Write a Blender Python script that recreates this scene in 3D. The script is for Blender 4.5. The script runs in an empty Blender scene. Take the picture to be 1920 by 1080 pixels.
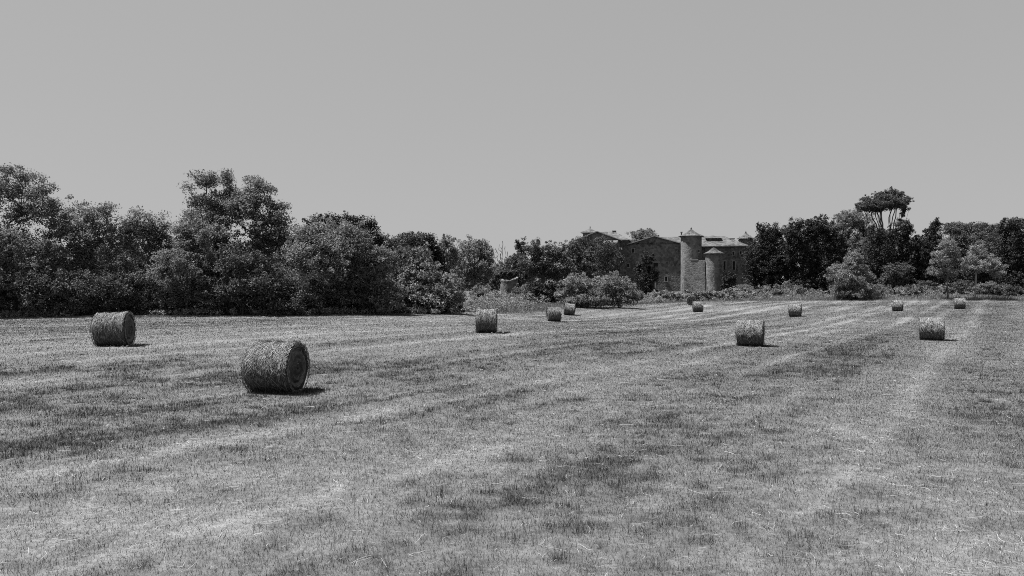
import bpy, math
import numpy as np
from mathutils import Vector

# ------------------------------------------------------------------ camera, sky, sun, exposure
SC = bpy.context.scene
COL = SC.collection
R = math.radians
F, CX, CY = 1440.0, 960.0, 540.0          # focal length and centre in photograph pixels
CAMZ = 2.95
SUN_AZ, SUN_EL = 276.0, 65.0

cam_d = bpy.data.cameras.new('camera')
cam_d.sensor_width = 36.0
cam_d.lens = 36.0 * F / 1920.0
cam_d.clip_start = 0.1
cam_d.clip_end = 6000
cam = bpy.data.objects.new('camera', cam_d)
cam.location = (0, 0, CAMZ)
cam.rotation_euler = (R(90), 0, 0)
COL.objects.link(cam)
SC.camera = cam

w = bpy.data.worlds.new('World')
SC.world = w
w.use_nodes = True
nt = w.node_tree
nt.nodes.clear()
sky = nt.nodes.new('ShaderNodeTexSky')
sky.sky_type = 'NISHITA'
sky.sun_disc = False
sky.sun_elevation = R(SUN_EL)
sky.sun_rotation = R(SUN_AZ)
bw = nt.nodes.new('ShaderNodeRGBToBW')
pw = nt.nodes.new('ShaderNodeMath'); pw.operation = 'POWER'; pw.inputs[1].default_value = 0.2
ml = nt.nodes.new('ShaderNodeMath'); ml.operation = 'MULTIPLY'; ml.inputs[1].default_value = 1.18
bg = nt.nodes.new('ShaderNodeBackground'); bg.inputs[1].default_value = 0.11
ow = nt.nodes.new('ShaderNodeOutputWorld')
nt.links.new(sky.outputs[0], bw.inputs[0]); nt.links.new(bw.outputs[0], pw.inputs[0])
nt.links.new(pw.outputs[0], ml.inputs[0]); nt.links.new(ml.outputs[0], bg.inputs[0])
nt.links.new(bg.outputs[0], ow.inputs[0])

sd = bpy.data.lights.new('sun', 'SUN')
sd.energy = 5.0
sd.angle = R(0.5)
sd.color = (1, 1, 1)
sun = bpy.data.objects.new('sun', sd)
sv = Vector((math.sin(R(SUN_AZ)) * math.cos(R(SUN_EL)), math.cos(R(SUN_AZ)) * math.cos(R(SUN_EL)), math.sin(R(SUN_EL))))
sun.rotation_euler = sv.to_track_quat('Z', 'Y').to_euler()
sun.location = (-40, 20, 90)
COL.objects.link(sun)

SC.view_settings.view_transform = 'Standard'
SC.view_settings.look = 'None'
SC.view_settings.exposure = 1.4
SC.view_settings.gamma = 1.0
SC.cycles.use_denoising = False
SC.cycles.max_bounces = 5
SC.cycles.diffuse_bounces = 3
SC.cycles.pixel_filter_type = 'BLACKMAN_HARRIS'
SC.cycles.filter_width = 1.0

# ------------------------------------------------------------------ helpers
def rng(s): return np.random.default_rng(s)

def mesh_np(name, V, faces, mats, smooth=False, attr=None, mi=None):
    """faces: list of int arrays (m,k)"""
    me = bpy.data.meshes.new(name)
    V = np.asarray(V, dtype=np.float32)
    faces = [np.asarray(f, dtype=np.int32) for f in faces if len(f)]
    nl = sum(f.size for f in faces); npol = sum(len(f) for f in faces)
    me.vertices.add(len(V)); me.loops.add(nl); me.polygons.add(npol)
    me.vertices.foreach_set('co', V.ravel())
    me.loops.foreach_set('vertex_index', np.concatenate([f.ravel() for f in faces]))
    tot = np.concatenate([np.full(len(f), f.shape[1], dtype=np.int32) for f in faces])
    st = np.concatenate([[0], np.cumsum(tot)[:-1]]).astype(np.int32)
    me.polygons.foreach_set('loop_start', st)
    me.polygons.foreach_set('use_smooth', np.full(npol, smooth, dtype=bool))
    for m in (mats if isinstance(mats, (list, tuple)) else [mats]):
        me.materials.append(m)
    if mi is not None:
        me.polygons.foreach_set('material_index', np.asarray(mi, dtype=np.int32))
    me.update(calc_edges=True)
    if attr is not None:
        a = me.attributes.new('tone', 'FLOAT', 'POINT')
        a.data.foreach_set('value', np.asarray(attr, dtype=np.float32))
    return me

def link(name, me, parent=None, loc=None, rot=None):
    o = bpy.data.objects.new(name, me)
    COL.objects.link(o)
    if parent is not None: o.parent = parent
    if loc is not None: o.location = loc
    if rot is not None: o.rotation_euler = rot
    return o

def tag(o, label=None, cat=None, group=None, kind=None):
    if label: o['label'] = label
    if cat: o['category'] = cat
    if group: o['group'] = group
    if kind: o['kind'] = kind
    return o

def thing(name, label, cat, loc=(0, 0, 0), rz=0.0, group=None):
    return tag(link(name, None, None, loc, (0, 0, rz)), label, cat, group)

def vnoise(x, y, seed=0):
    x = np.asarray(x, dtype=np.float64); y = np.asarray(y, dtype=np.float64)
    xi = np.floor(x).astype(np.int64); yi = np.floor(y).astype(np.int64)
    fx = x - xi; fy = y - yi
    fx = fx * fx * (3 - 2 * fx); fy = fy * fy * (3 - 2 * fy)
    def h(a, b):
        n = (a * 374761393 + b * 668265263 + seed * 974634777) & 0x7fffffff
        n = ((n ^ (n >> 13)) * 1274126177) & 0x7fffffff
        n = ((n ^ (n >> 16)) * 668265263) & 0x7fffffff
        return (n ^ (n >> 15)) % 65536 / 65535.0
    a = h(xi, yi); b = h(xi + 1, yi); c = h(xi, yi + 1); d = h(xi + 1, yi + 1)
    return (a * (1 - fx) + b * fx) * (1 - fy) + (c * (1 - fx) + d * fx) * fy

def fbm(x, y, seed=0, octv=3):
    s = 0; a = 0.5; t = 0
    for i in range(octv):
        s = s + a * vnoise(x * 2 ** i, y * 2 ** i, seed + i * 17); t += a; a *= 0.5
    return s / t

def at(px, Z): return (px - CX) * Z / F
def zat(py, Z): return CAMZ - (py - CY) * Z / F

def norm(v): return v / np.maximum(np.linalg.norm(v, axis=-1, keepdims=True), 1e-9)

# ------------------------------------------------------------------ materials
def new_mat(name):
    m = bpy.data.materials.new(name); m.use_nodes = True
    n = m.node_tree.nodes; n.clear()
    out = n.new('ShaderNodeOutputMaterial')
    return m, n, m.node_tree.links, out

def grey(v): return (v, v, v, 1)

def ramp(n, stops):
    r = n.new('ShaderNodeValToRGB')
    e = r.color_ramp.elements
    while len(e) < len(stops): e.new(0.5)
    for k, (p, v) in zip(e, stops):
        k.position = p; k.color = grey(v)
    return r

def leaf_mat(name, lo, hi, trans=0.22, spec=0.35, rough=0.42, patch=0.35):
    m, n, l, out = new_mat(name)
    g = n.new('ShaderNodeNewGeometry')
    mr = n.new('ShaderNodeMapRange')
    mr.inputs['To Min'].default_value = lo; mr.inputs['To Max'].default_value = hi
    l.new(g.outputs['Random Per Island'], mr.inputs['Value'])
    no = n.new('ShaderNodeTexNoise'); no.inputs['Scale'].default_value = 0.7; no.inputs['Detail'].default_value = 2
    tc = n.new('ShaderNodeTexCoord'); l.new(tc.outputs['Object'], no.inputs['Vector'])
    m2 = n.new('ShaderNodeMapRange'); m2.inputs['From Min'].default_value = 0.3; m2.inputs['From Max'].default_value = 0.7
    m2.inputs['To Min'].default_value = 1 - patch; m2.inputs['To Max'].default_value = 1 + patch
    l.new(no.outputs['Fac'], m2.inputs['Value'])
    mu = n.new('ShaderNodeMath'); mu.operation = 'MULTIPLY'
    l.new(mr.outputs[0], mu.inputs[0]); l.new(m2.outputs[0], mu.inputs[1])
    p = n.new('ShaderNodeBsdfPrincipled'); p.inputs['Roughness'].default_value = rough
    p.inputs['Specular IOR Level'].default_value = spec
    l.new(mu.outputs[0], p.inputs['Base Color'])
    t = n.new('ShaderNodeBsdfTranslucent'); l.new(mu.outputs[0], t.inputs['Color'])
    mx = n.new('ShaderNodeMixShader'); mx.inputs[0].default_value = trans
    l.new(p.outputs[0], mx.inputs[1]); l.new(t.outputs[0], mx.inputs[2])
    l.new(mx.outputs[0], out.inputs[0])
    return m

def noise_mat(name, stops, scale=3.0, detail=6, stretch=(1, 1, 1), bump=0.3, bscale=None, rough=0.9, coord='Object', isl=0.0, dist=0.02):
    m, n, l, out = new_mat(name)
    tc = n.new('ShaderNodeTexCoord')
    mp = n.new('ShaderNodeMapping'); mp.inputs['Scale'].default_value = stretch
    l.new(tc.outputs[coord], mp.inputs[0])
    no = n.new('ShaderNodeTexNoise'); no.inputs['Scale'].default_value = scale; no.inputs['Detail'].default_value = detail
    no.inputs['Roughness'].default_value = 0.65
    l.new(mp.outputs[0], no.inputs['Vector'])
    r = ramp(n, stops); l.new(no.outputs['Fac'], r.inputs[0])
    p = n.new('ShaderNodeBsdfPrincipled'); p.inputs['Roughness'].default_value = rough
    p.inputs['Specular IOR Level'].default_value = 0.15
    col = r.outputs[0]
    if isl:
        g = n.new('ShaderNodeNewGeometry'); mr = n.new('ShaderNodeMapRange')
        mr.inputs['To Min'].default_value = 1 - isl; mr.inputs['To Max'].default_value = 1 + isl
        l.new(g.outputs['Random Per Island'], mr.inputs['Value'])
        mu = n.new('ShaderNodeVectorMath'); mu.operation = 'SCALE'
        l.new(col, mu.inputs[0]); l.new(mr.outputs[0], mu.inputs['Scale']); col = mu.outputs[0]
    l.new(col, p.inputs['Base Color'])
    if bump:
        n2 = n.new('ShaderNodeTexNoise'); n2.inputs['Scale'].default_value = bscale or scale * 3; n2.inputs['Detail'].default_value = 5
        l.new(mp.outputs[0], n2.inputs['Vector'])
        b = n.new('ShaderNodeBump'); b.inputs['Strength'].default_value = bump; b.inputs['Distance'].default_value = dist
        l.new(n2.outputs['Fac'], b.inputs['Height']); l.new(b.outputs[0], p.inputs['Normal'])
    l.new(p.outputs[0], out.inputs[0])
    return m

def tone_mat(name, trans=0.0, ground=False, lo=0.0, gain=1.0, spec=0.2):
    m, n, l, out = new_mat(name)
    a = n.new('ShaderNodeAttribute'); a.attribute_name = 'tone'
    p = n.new('ShaderNodeBsdfPrincipled'); p.inputs['Roughness'].default_value = 0.7
    p.inputs['Specular IOR Level'].default_value = spec
    if ground:
        tc = n.new('ShaderNodeTexCoord')
        mp = n.new('ShaderNodeMapping'); l.new(tc.outputs['Object'], mp.inputs[0])
        no = n.new('ShaderNodeTexNoise'); no.inputs['Scale'].default_value = 9; no.inputs['Detail'].default_value = 8
        no.inputs['Roughness'].default_value = 0.75
        l.new(mp.outputs[0], no.inputs['Vector'])
        mr = n.new('ShaderNodeMapRange'); mr.inputs['From Min'].default_value = 0.3; mr.inputs['From Max'].default_value = 0.7
        mr.inputs['To Min'].default_value = 0.45; mr.inputs['To Max'].default_value = 1.5
        l.new(no.outputs['Fac'], mr.inputs['Value'])
        mu = n.new('ShaderNodeMath'); mu.operation = 'MULTIPLY'
        l.new(a.outputs['Fac'], mu.inputs[0]); l.new(mr.outputs[0], mu.inputs[1])
        l.new(mu.outputs[0], p.inputs['Base Color'])
        b = n.new('ShaderNodeBump'); b.inputs['Strength'].default_value = 0.6; b.inputs['Distance'].default_value = 0.03
        l.new(no.outputs['Fac'], b.inputs['Height']); l.new(b.outputs[0], p.inputs['Normal'])
        l.new(p.outputs[0], out.inputs[0])
    else:
        l.new(a.outputs['Fac'], p.inputs['Base Color'])
        t = n.new('ShaderNodeBsdfTranslucent'); l.new(a.outputs['Fac'], t.inputs['Color'])
        mx = n.new('ShaderNodeMixShader'); mx.inputs[0].default_value = trans
        l.new(p.outputs[0], mx.inputs[1]); l.new(t.outputs[0], mx.inputs[2])
        l.new(mx.outputs[0], out.inputs[0])
    return m

def stone_mat(name, lo, hi, scale=2.2, bump=0.7):
    m, n, l, out = new_mat(name)
    tc = n.new('ShaderNodeTexCoord')
    v = n.new('ShaderNodeTexVoronoi'); v.inputs['Scale'].default_value = scale
    l.new(tc.outputs['Object'], v.inputs['Vector'])
    no = n.new('ShaderNodeTexNoise'); no.inputs['Scale'].default_value = 0.35; no.inputs['Detail'].default_value = 8
    no.inputs['Roughness'].default_value = 0.7
    l.new(tc.outputs['Object'], no.inputs['Vector'])
    mp = n.new('ShaderNodeMapping'); mp.inputs['Scale'].default_value = (0.9, 0.9, 0.12)
    l.new(tc.outputs['Object'], mp.inputs[0])
    st = n.new('ShaderNodeTexNoise'); st.inputs['Scale'].default_value = 0.8; st.inputs['Detail'].default_value = 4
    l.new(mp.outputs[0], st.inputs['Vector'])
    s = n.new('ShaderNodeSeparateColor'); l.new(v.outputs['Color'], s.inputs[0])
    a1 = n.new('ShaderNodeMath'); a1.operation = 'MULTIPLY_ADD'; a1.inputs[1].default_value = 0.45
    l.new(s.outputs[0], a1.inputs[0]); l.new(no.outputs['Fac'], a1.inputs[2])
    a2 = n.new('ShaderNodeMath'); a2.operation = 'MULTIPLY_ADD'; a2.inputs[1].default_value = 0.5
    l.new(st.outputs['Fac'], a2.inputs[0]); l.new(a1.outputs[0], a2.inputs[2])
    r = ramp(n, [(0.0, lo), (1.0, hi)])
    mr = n.new('ShaderNodeMapRange'); mr.inputs['From Min'].default_value = 0.6; mr.inputs['From Max'].default_value = 1.35
    l.new(a2.outputs[0], mr.inputs['Value']); l.new(mr.outputs[0], r.inputs[0])
    p = n.new('ShaderNodeBsdfPrincipled'); p.inputs['Roughness'].default_value = 0.92; p.inputs['Specular IOR Level'].default_value = 0.1
    l.new(r.outputs[0], p.inputs['Base Color'])
    v2 = n.new('ShaderNodeTexVoronoi'); v2.feature = 'DISTANCE_TO_EDGE'; v2.inputs['Scale'].default_value = scale
    l.new(tc.outputs['Object'], v2.inputs['Vector'])
    b = n.new('ShaderNodeBump'); b.inputs['Strength'].default_value = bump; b.inputs['Distance'].default_value = 0.08
    l.new(v2.outputs['Distance'], b.inputs['Height']); l.new(b.outputs[0], p.inputs['Normal'])
    l.new(p.outputs[0], out.inputs[0])
    return m

M = {}
M['leaf'] = leaf_mat('broad_leaf', 0.06, 0.22, trans=.42, spec=.12, rough=.6)
M['leaf_pale'] = leaf_mat('pale_leaf', 0.09, 0.28, trans=.42, spec=.12, rough=.6)
M['leaf_bright'] = leaf_mat('bright_leaf', 0.085, 0.25, trans=.42, spec=.12, rough=.6)
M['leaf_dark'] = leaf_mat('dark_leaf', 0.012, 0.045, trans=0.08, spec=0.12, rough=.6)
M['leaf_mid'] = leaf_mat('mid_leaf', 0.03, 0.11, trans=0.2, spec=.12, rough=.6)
M['bark'] = noise_mat('bark', [(0.3, 0.03), (0.7, 0.10)], 6, stretch=(1, 1, 0.25), bump=0.6)
M['bark_pale'] = noise_mat('pale_bark', [(0.3, 0.12), (0.7, 0.28)], 6, stretch=(1, 1, 0.25), bump=0.6)
M['ground'] = tone_mat('field_soil', ground=True)
M['blade'] = tone_mat('grass_blade', trans=0.25)
M['straw'] = tone_mat('straw_strand', trans=0.1)
M['bale'] = noise_mat('baled_hay', [(0.25, 0.010), (0.5, 0.05), (0.72, 0.2)], 9, detail=8, stretch=(3.2, 0.8, 0.8), bump=0.9, bscale=22, dist=0.04)
M['bale_face'] = tone_mat('bale_end_hay', ground=True)
M['hay'] = noise_mat('loose_hay', [(0.3, 0.07), (0.7, 0.22)], 5, bump=0, isl=0.8)
M['stone'] = stone_mat('rubble_stone', 0.035, 0.17)
M['stone_pale'] = stone_mat('pale_rubble_stone', 0.055, 0.18, bump=.6)
M['stone_trim'] = noise_mat('dressed_stone', [(0.3, 0.13), (0.7, 0.25)], 2, bump=0.3)
M['tile'] = stone_mat('clay_tile', 0.02, 0.12, scale=2.4, bump=1.0)
M['tile_edge'] = noise_mat('eave_tile', [(0.3, 0.2), (0.7, 0.4)], 3, bump=0.4)
M['void'] = noise_mat('dark_opening', [(0.3, 0.008), (0.7, 0.02)], 2, bump=0, rough=0.4)
M['wood'] = noise_mat('weathered_wood', [(0.3, 0.03), (0.7, 0.08)], 3, stretch=(4, 4, 0.5), bump=0.4)

# ------------------------------------------------------------------ terrain
# control points: photograph pixel, distance -> height
_cp = []
def cpt(px, py, Z): _cp.append((at(px, Z), Z, zat(py, Z)))
BALES = [  # px centre, bottom y, height px, axis azimuth, length
    (215, 646, 62, 82, 1.14), (518, 733, 92, 101, 1.20), (912, 624, 44.5, 91, 1.06), (1038, 602, 26.5, 80, 1.14),
    (1067, 590, 21.5, 100, 1.1), (1296, 572, 17.0, 190, 1.1), (1308, 585, 19.5, 95, 1.15), (1407, 648, 49, 113, 1.2),
    (1491, 594, 23.5, 117, 1.14), (1683, 583, 20.5, 116, 1.1), (1747, 638, 43.5, 119, 1.16), (1799, 579, 20.0, 113, 1.12)]
BD = 1.30
for px, yb, hp, az, L in BALES:
    cpt(px, yb, F * BD / hp)
for px, py, Z in [(0, 597, 62), (300, 593, 62), (600, 592, 63), (800, 588, 70), (900, 586, 77), (1060, 580, 92), (1200, 572, 112),
                  (1300, 566, 126), (1500, 564, 131), (1700, 563, 131), (1900, 563, 131), (1296, 547, 158), (1120, 552, 160),
                  (1500, 551, 150), (1750, 551, 152), (1900, 552, 150), (940, 560, 115), (850, 575, 95),
                  (-300, 600, 60), (2300, 566, 131), (2300, 640, 43)]:
    cpt(px, py, Z)
for x, y, z in [(-3, 5, 0.3), (3, 5, 0.25), (0, 9, 0.3), (8, 10, 0.15), (-8, 10, 0.35), (0, -12, 0.6), (-20, 5, .5), (20, 5, .1),
                (0, 230, 2.6), (-120, 150, 2.0), (160, 200, 2.4), (-150, 40, 1.2), (150, 40, 0.0)]:
    _cp.append((x, y, z))
_cp = np.array(_cp)
def _phi(r2): return 0.5 * r2 * np.log(r2 + 1e-6)
_n = len(_cp)
_d2 = ((_cp[:, None, :2] - _cp[None, :, :2]) ** 2).sum(-1)
_A = np.zeros((_n + 3, _n + 3)); _A[:_n, :_n] = _phi(_d2) + np.eye(_n) * 0.6
_A[:_n, _n] = 1; _A[:_n, _n + 1:] = _cp[:, :2]; _A[_n, :_n] = 1; _A[_n + 1:, :_n] = _cp[:, :2].T
_W = np.linalg.solve(_A, np.concatenate([_cp[:, 2], [0, 0, 0]]))
def Hs(x, y):
    x = np.asarray(x, dtype=np.float64); y = np.asarray(y, dtype=np.float64)
    z = _W[_n] + _W[_n + 1] * x + _W[_n + 2] * y
    for i in range(_n):
        z = z + _W[i] * _phi((x - _cp[i, 0]) ** 2 + (y - _cp[i, 1]) ** 2)
    z = np.clip(z, -1.0, 3.2)
    far = np.clip((np.hypot(x, y) - 170) / 120, 0, 1)
    return z * (1 - far) + 2.4 * far
def H(x, y):
    x = np.asarray(x, dtype=np.float64); y = np.asarray(y, dtype=np.float64)
    return Hs(x, y) + 0.06 * (fbm(x * 0.9, y * 0.9, 5, 3) - 0.5) + 0.10 * (fbm(x * 0.16, y * 0.16, 9, 2) - 0.5)
def Hf(x, y): return float(H(np.array([x]), np.array([y]))[0])

# far edge of the mown field as distance over picture column
_epx = np.array([-900, -200, 0, 300, 600, 800, 880, 960, 1060, 1200, 1300, 1500, 1920, 2400, 3000])
_eZ = np.array([60, 60, 61.5, 62, 63, 70, 77, 84, 93, 113, 127, 131, 131, 131, 131.])
def edge(x, y): return np.interp(np.asarray(x) / np.maximum(y, 0.1) * F + CX, _epx, _eZ)

# pale straw windrows run towards the upper right; p is the distance across them
ROW = R(32.2)
def pq(x, y): return x * math.cos(ROW) - y * math.sin(ROW), x * math.sin(ROW) + y * math.cos(ROW)
LINES = [(9.0, .5), (5.2, .4), (2.0, .35), (-1.9, 0.6), (-4.6, .35), (-7.1, .75), (-9.6, .7), (-11.4, .9), (-13.3, .75), (-16.6, .5), (-18.6, .55), (-22.0, .7), (-25.4, .6),
         (-28.5, .7), (-31, .6), (-34.6, .8), (-37, .6), (-41, .8), (-45, .7), (-48, .7), (-52, .8), (-57, .8), (-61, .7), (-66, .8)]
DARK = [(-19.5, 1.3, .42), (-13.2, 1.0, .42), (-10.7, .5, .25), (-4.6, 1.1, .20), (-15.6, .7, .25), (-23.6, 1.1, .3), (-27.0, 1.0, .3), (3.6, 1.0, .12)]   # bands of dark regrowth between the rows: p, half width, depth
# broad patches of regrowth (-) and straw (+): px, py, rx, ry, amount
PATCH = [(250, 712, 260, 20, -.45), (60, 770, 130, 20, -.4), (450, 700, 200, 22, -.4), (720, 692, 150, 18, -.4), (330, 770, 200, 25, -.25),
         (100, 850, 130, 14, -.35), (480, 800, 150, 20, -.2), (960, 750, 190, 30, -.28), (1180, 790, 150, 34, -.2), (850, 800, 120, 20, -.2),
         (1150, 880, 130, 36, -.26), (1260, 950, 110, 30, -.16), (1380, 870, 80, 24, -.3), (1530, 688, 90, 10, -.3), (1130, 650, 160, 14, -.22),
         (1330, 700, 160, 20, -.12), (1300, 760, 120, 25, -.2), (1450, 700, 160, 40, -.1), (1250, 645, 150, 12, -.22), (1600, 650, 160, 20, -.12),
         (270, 936, 70, 9, .5), (40, 928, 80, 12, .35), (470, 905, 120, 8, .22), (1612, 815, 45, 30, .55), (1600, 880, 55, 25, .45), (1690, 765, 45, 14, .3), (1790, 660, 40, 18, .3), (1590, 945, 70, 20, .25),
         (1120, 858, 60, 8, .35), (930, 880, 70, 6, .3), (1740, 718, 60, 14, .4), (850, 1000, 200, 12, .2), (700, 1040, 400, 30, .3),
         (1000, 1060, 300, 25, .22), (1700, 1060, 300, 25, .25), (150, 1030, 220, 40, .18), (150, 608, 300, 12, .35), (600, 600, 300, 8, .3), (780, 620, 160, 14, .2),
         (1120, 600, 150, 8, .3), (60, 660, 200, 20, .15), (1380, 580, 300, 8, .2), (340, 640, 180, 16, .15), (1300, 610, 150, 8, .1)]
_pw = []
for px, py, rx, ry, am in PATCH:
    Z = F * 2.75 / (py - CY); Z2 = F * 2.75 / max(py + ry - CY, 5); Z1 = F * 2.75 / max(py - ry - CY, 5)
    _pw.append((at(px, Z), Z, rx * Z / F, max((Z1 - Z2) / 2, .2), am))
def tone(x, y):
    p, q = pq(x, y)
    me = 0.9 * (fbm(q * 0.06, p * 0.03, 31, 2) - 0.5)
    wq = q + 3 * (fbm(p * .3, q * .1, 19, 2) - .5); wp = p + 1.1 * (fbm(q * .09, p * .2, 23, 2) - .5)
    t = 0.38 + 0.62 * (fbm(wp * 0.36, wq * 0.045, 3, 3) - 0.5) + 0.22 * (fbm(x * 1.1, y * 1.1, 11, 3) - 0.5) + 0.45 * (vnoise(x * 4.3, y * 4.3, 13) - 0.5) * np.clip(1.2 - y / 40, 0, 1)
    for i, (c, a) in enumerate(LINES):
        wd = 0.16 + 0.0045 * np.clip(y, 0, 130)
        t = t + a * (0.40 + .5 * np.clip((y - 25) / 50, 0, 1)) * np.exp(-((p + me - c) / wd) ** 2) * np.clip(1.9 * fbm(q * 0.11 + i * 7.3, p * 0.5 + i, 40 + i, 3) - 0.40, 0, 1)
    br = np.clip(3.4 * (0.55 * fbm(p * 1.1, q * 0.28, 77, 3) + 0.45 * fbm(x * 1.9, y * 1.9, 78, 3) - 0.32), 0.05, 1.7)
    dm = np.clip(1.25 - y / 60, 0, 1) * br
    for i, (c, wd, a) in enumerate(DARK):
        t = t - a * dm * np.exp(-((p + me * .6 - c) / wd) ** 2) * np.clip(2.4 * fbm(q * 0.09 + i * 3.1, p * .12 + i, 140 + i, 2) - 0.62, 0, 1)
    for X, Y, a, b, am in _pw:
        t = t + .7 * am * br * np.exp(-((x - X) / a) ** 2 - ((y - Y) / b) ** 2)
    return np.clip(t, 0, 1)

def spaced(lo, hi, d0, grow, centre):
    """coordinates growing apart away from the centre interval"""
    a = list(np.arange(centre[0], centre[1] + 1e-6, d0))
    d = d0
    while a[-1] < hi: d *= grow; a.append(a[-1] + d)
    d = d0; b = [a[0]]
    while b[-1] > lo: d *= grow; b.append(b[-1] - d)
    return np.array(b[:0:-1] + a)
gx = spaced(-2200, 2200, 0.16, 1.018, (-9, 9))
gy = spaced(-300, 3000, 0.13, 1.014, (4, 16))
GX, GY = np.meshgrid(gx, gy)
fx, fy = GX.ravel(), GY.ravel()
fz = H(fx, fy)
nxg, nyg = len(gx), len(gy)
idx = np.arange(nxg * nyg).reshape(nyg, nxg)
quads = np.stack([idx[:-1, :-1], idx[:-1, 1:], idx[1:, 1:], idx[1:, :-1]], -1).reshape(-1, 4)
gt = 0.035 + 0.125 * tone(fx, fy)
gt = np.where(fy > edge(fx, fy), 0.06, gt)
tag(link('ground', mesh_np('ground', np.stack([fx, fy, fz], 1), [quads], M['ground'], True, gt)),
    'mown hay field with pale straw rows and dark regrowth', 'field', kind='structure')

# ------------------------------------------------------------------ grass, straw
def blades(x, y, z, h, wd, lean, az, ton, name, mat, label, cat, seg=1):
    n = len(x)
    d = np.stack([np.sin(az), np.cos(az), np.zeros(n)], 1)
    face = rng(4).uniform(0, 2 * np.pi, n)
    s = np.stack([np.cos(face), np.sin(face), np.zeros(n)], 1) * (wd / 2)[:, None]
    b = np.stack([x, y, z - 0.01], 1)
    tip = b + d * (h * np.sin(lean))[:, None] + np.array([0, 0, 1]) * (h * np.cos(lean) + 0.01)[:, None]
    V = np.empty((n, 3, 3)); V[:, 0] = b - s; V[:, 1] = b + s; V[:, 2] = tip
    Fc = np.arange(n * 3).reshape(n, 3)
    return tag(link(name, mesh_np(name, V.reshape(-1, 3), [Fc], mat, False, np.repeat(ton, 3))), label, cat, kind='stuff')

g = rng(21)
N1, N2 = 1450000, 520000
Y = np.concatenate([np.exp(g.uniform(math.log(4.6), math.log(132), N1)), 12 + 120 * g.uniform(0, 1, N2) ** 1.3])
T = g.uniform(-0.76, 0.76, N1 + N2)
X = T * (Y + 5)
k = Y < edge(X, Y) - 0.2
X, Y = X[k], Y[k]
tn = tone(X, Y)
n = len(X)
clump = fbm(X * 2.6, Y * 2.6, 55, 3)
straw = g.uniform(0, 1, n) < np.clip(0.06 + 0.9 * tn ** 1.15 + 0.35 * (clump - 0.5), 0.02, 0.95)
ton = np.where(straw, g.uniform(0.095, 0.22, n), g.uniform(0.018, 0.072, n) * (0.6 + 1.0 * tn))
h = np.where(straw, g.uniform(0.02, 0.055, n), g.uniform(0.02, 0.07, n)) * (1 + Y / 260) * np.where(tn < 0.22, 1.5, 1.0)
wd = np.clip(0.0006 * Y, 0.0035, 0.08) * g.uniform(0.7, 1.4, n)
lean = np.where(straw, g.uniform(0.7, 1.5, n), g.uniform(0.1, 1.35, n))
blades(X, Y, H(X, Y), h, wd, lean, g.uniform(0, 2 * np.pi, n), ton, 'grass', M['blade'], 'short mown grass and stubble covering the field', 'grass')

# dark tufts of regrowth
tx, ty = [], []
for px, py in [(15, 862), (80, 862), (190, 858), (135, 842), (440, 842), (455, 846), (150, 905), (20, 880), (830, 945), (1370, 872), (1400, 880), (1455, 895),
               (1150, 905), (1180, 898), (1240, 968), (1320, 930), (560, 812), (640, 790), (1560, 965), (1700, 1030), (1480, 1050), (980, 1020), (60, 800), (300, 725)]:
    Z = F * 2.66 / (py - CY); tx.append(at(px, Z)); ty.append(Z)
gg = rng(8)
cy = np.exp(gg.uniform(math.log(6), math.log(60), 9000)); cx = (cy + 5) * gg.uniform(-.75, .75, 9000)
ct = tone(cx, cy)
kk = (gg.uniform(0, 1, 9000) < np.clip(0.7 - 2.0 * ct, 0, 1)) & (cy < edge(cx, cy) - 1)
tx = np.concatenate([tx, cx[kk]]); ty = np.concatenate([ty, cy[kk]])
for px_, yb_, hp_, az_, L_ in BALES:  # extra tufts added over each larger bale's cast shadow to break it up
    if hp_ > 35:
        Zb = F * BD / hp_; nT = 70 if hp_ > 80 else 30
        a = R(az_); ux, uy = math.sin(a), math.cos(a)
        al = gg.uniform(-.45, 1.3, nT); ac = np.where(al > .66, gg.uniform(-.6, .7, nT), gg.uniform(.18, .5, nT))
        tx = np.concatenate([tx, at(px_, Zb) + ux * al + uy * ac]); ty = np.concatenate([ty, Zb + uy * al - ux * ac])
nb = 26
X = np.repeat(tx, nb); Y = np.repeat(ty, nb)
n = len(X)
sz = np.repeat(gg.uniform(0.5, 1.2, len(tx)), nb); sz[:24 * nb] = 1.6
X = X + gg.normal(0, 0.07, n) * sz * 1.3; Y = Y + gg.normal(0, 0.05, n) * sz
blades(X, Y, H(X, Y), gg.uniform(.05, .13, n) * sz, np.clip(0.0006 * Y, .004, .05) * gg.uniform(.8, 1.6, n), np.abs(gg.normal(0, .5, n)), gg.uniform(0, 6.28, n),
       gg.uniform(.02, .075, n), 'grass_tufts', M['blade'], 'dark coarse grass tufts scattered through the stubble', 'grass')

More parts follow.
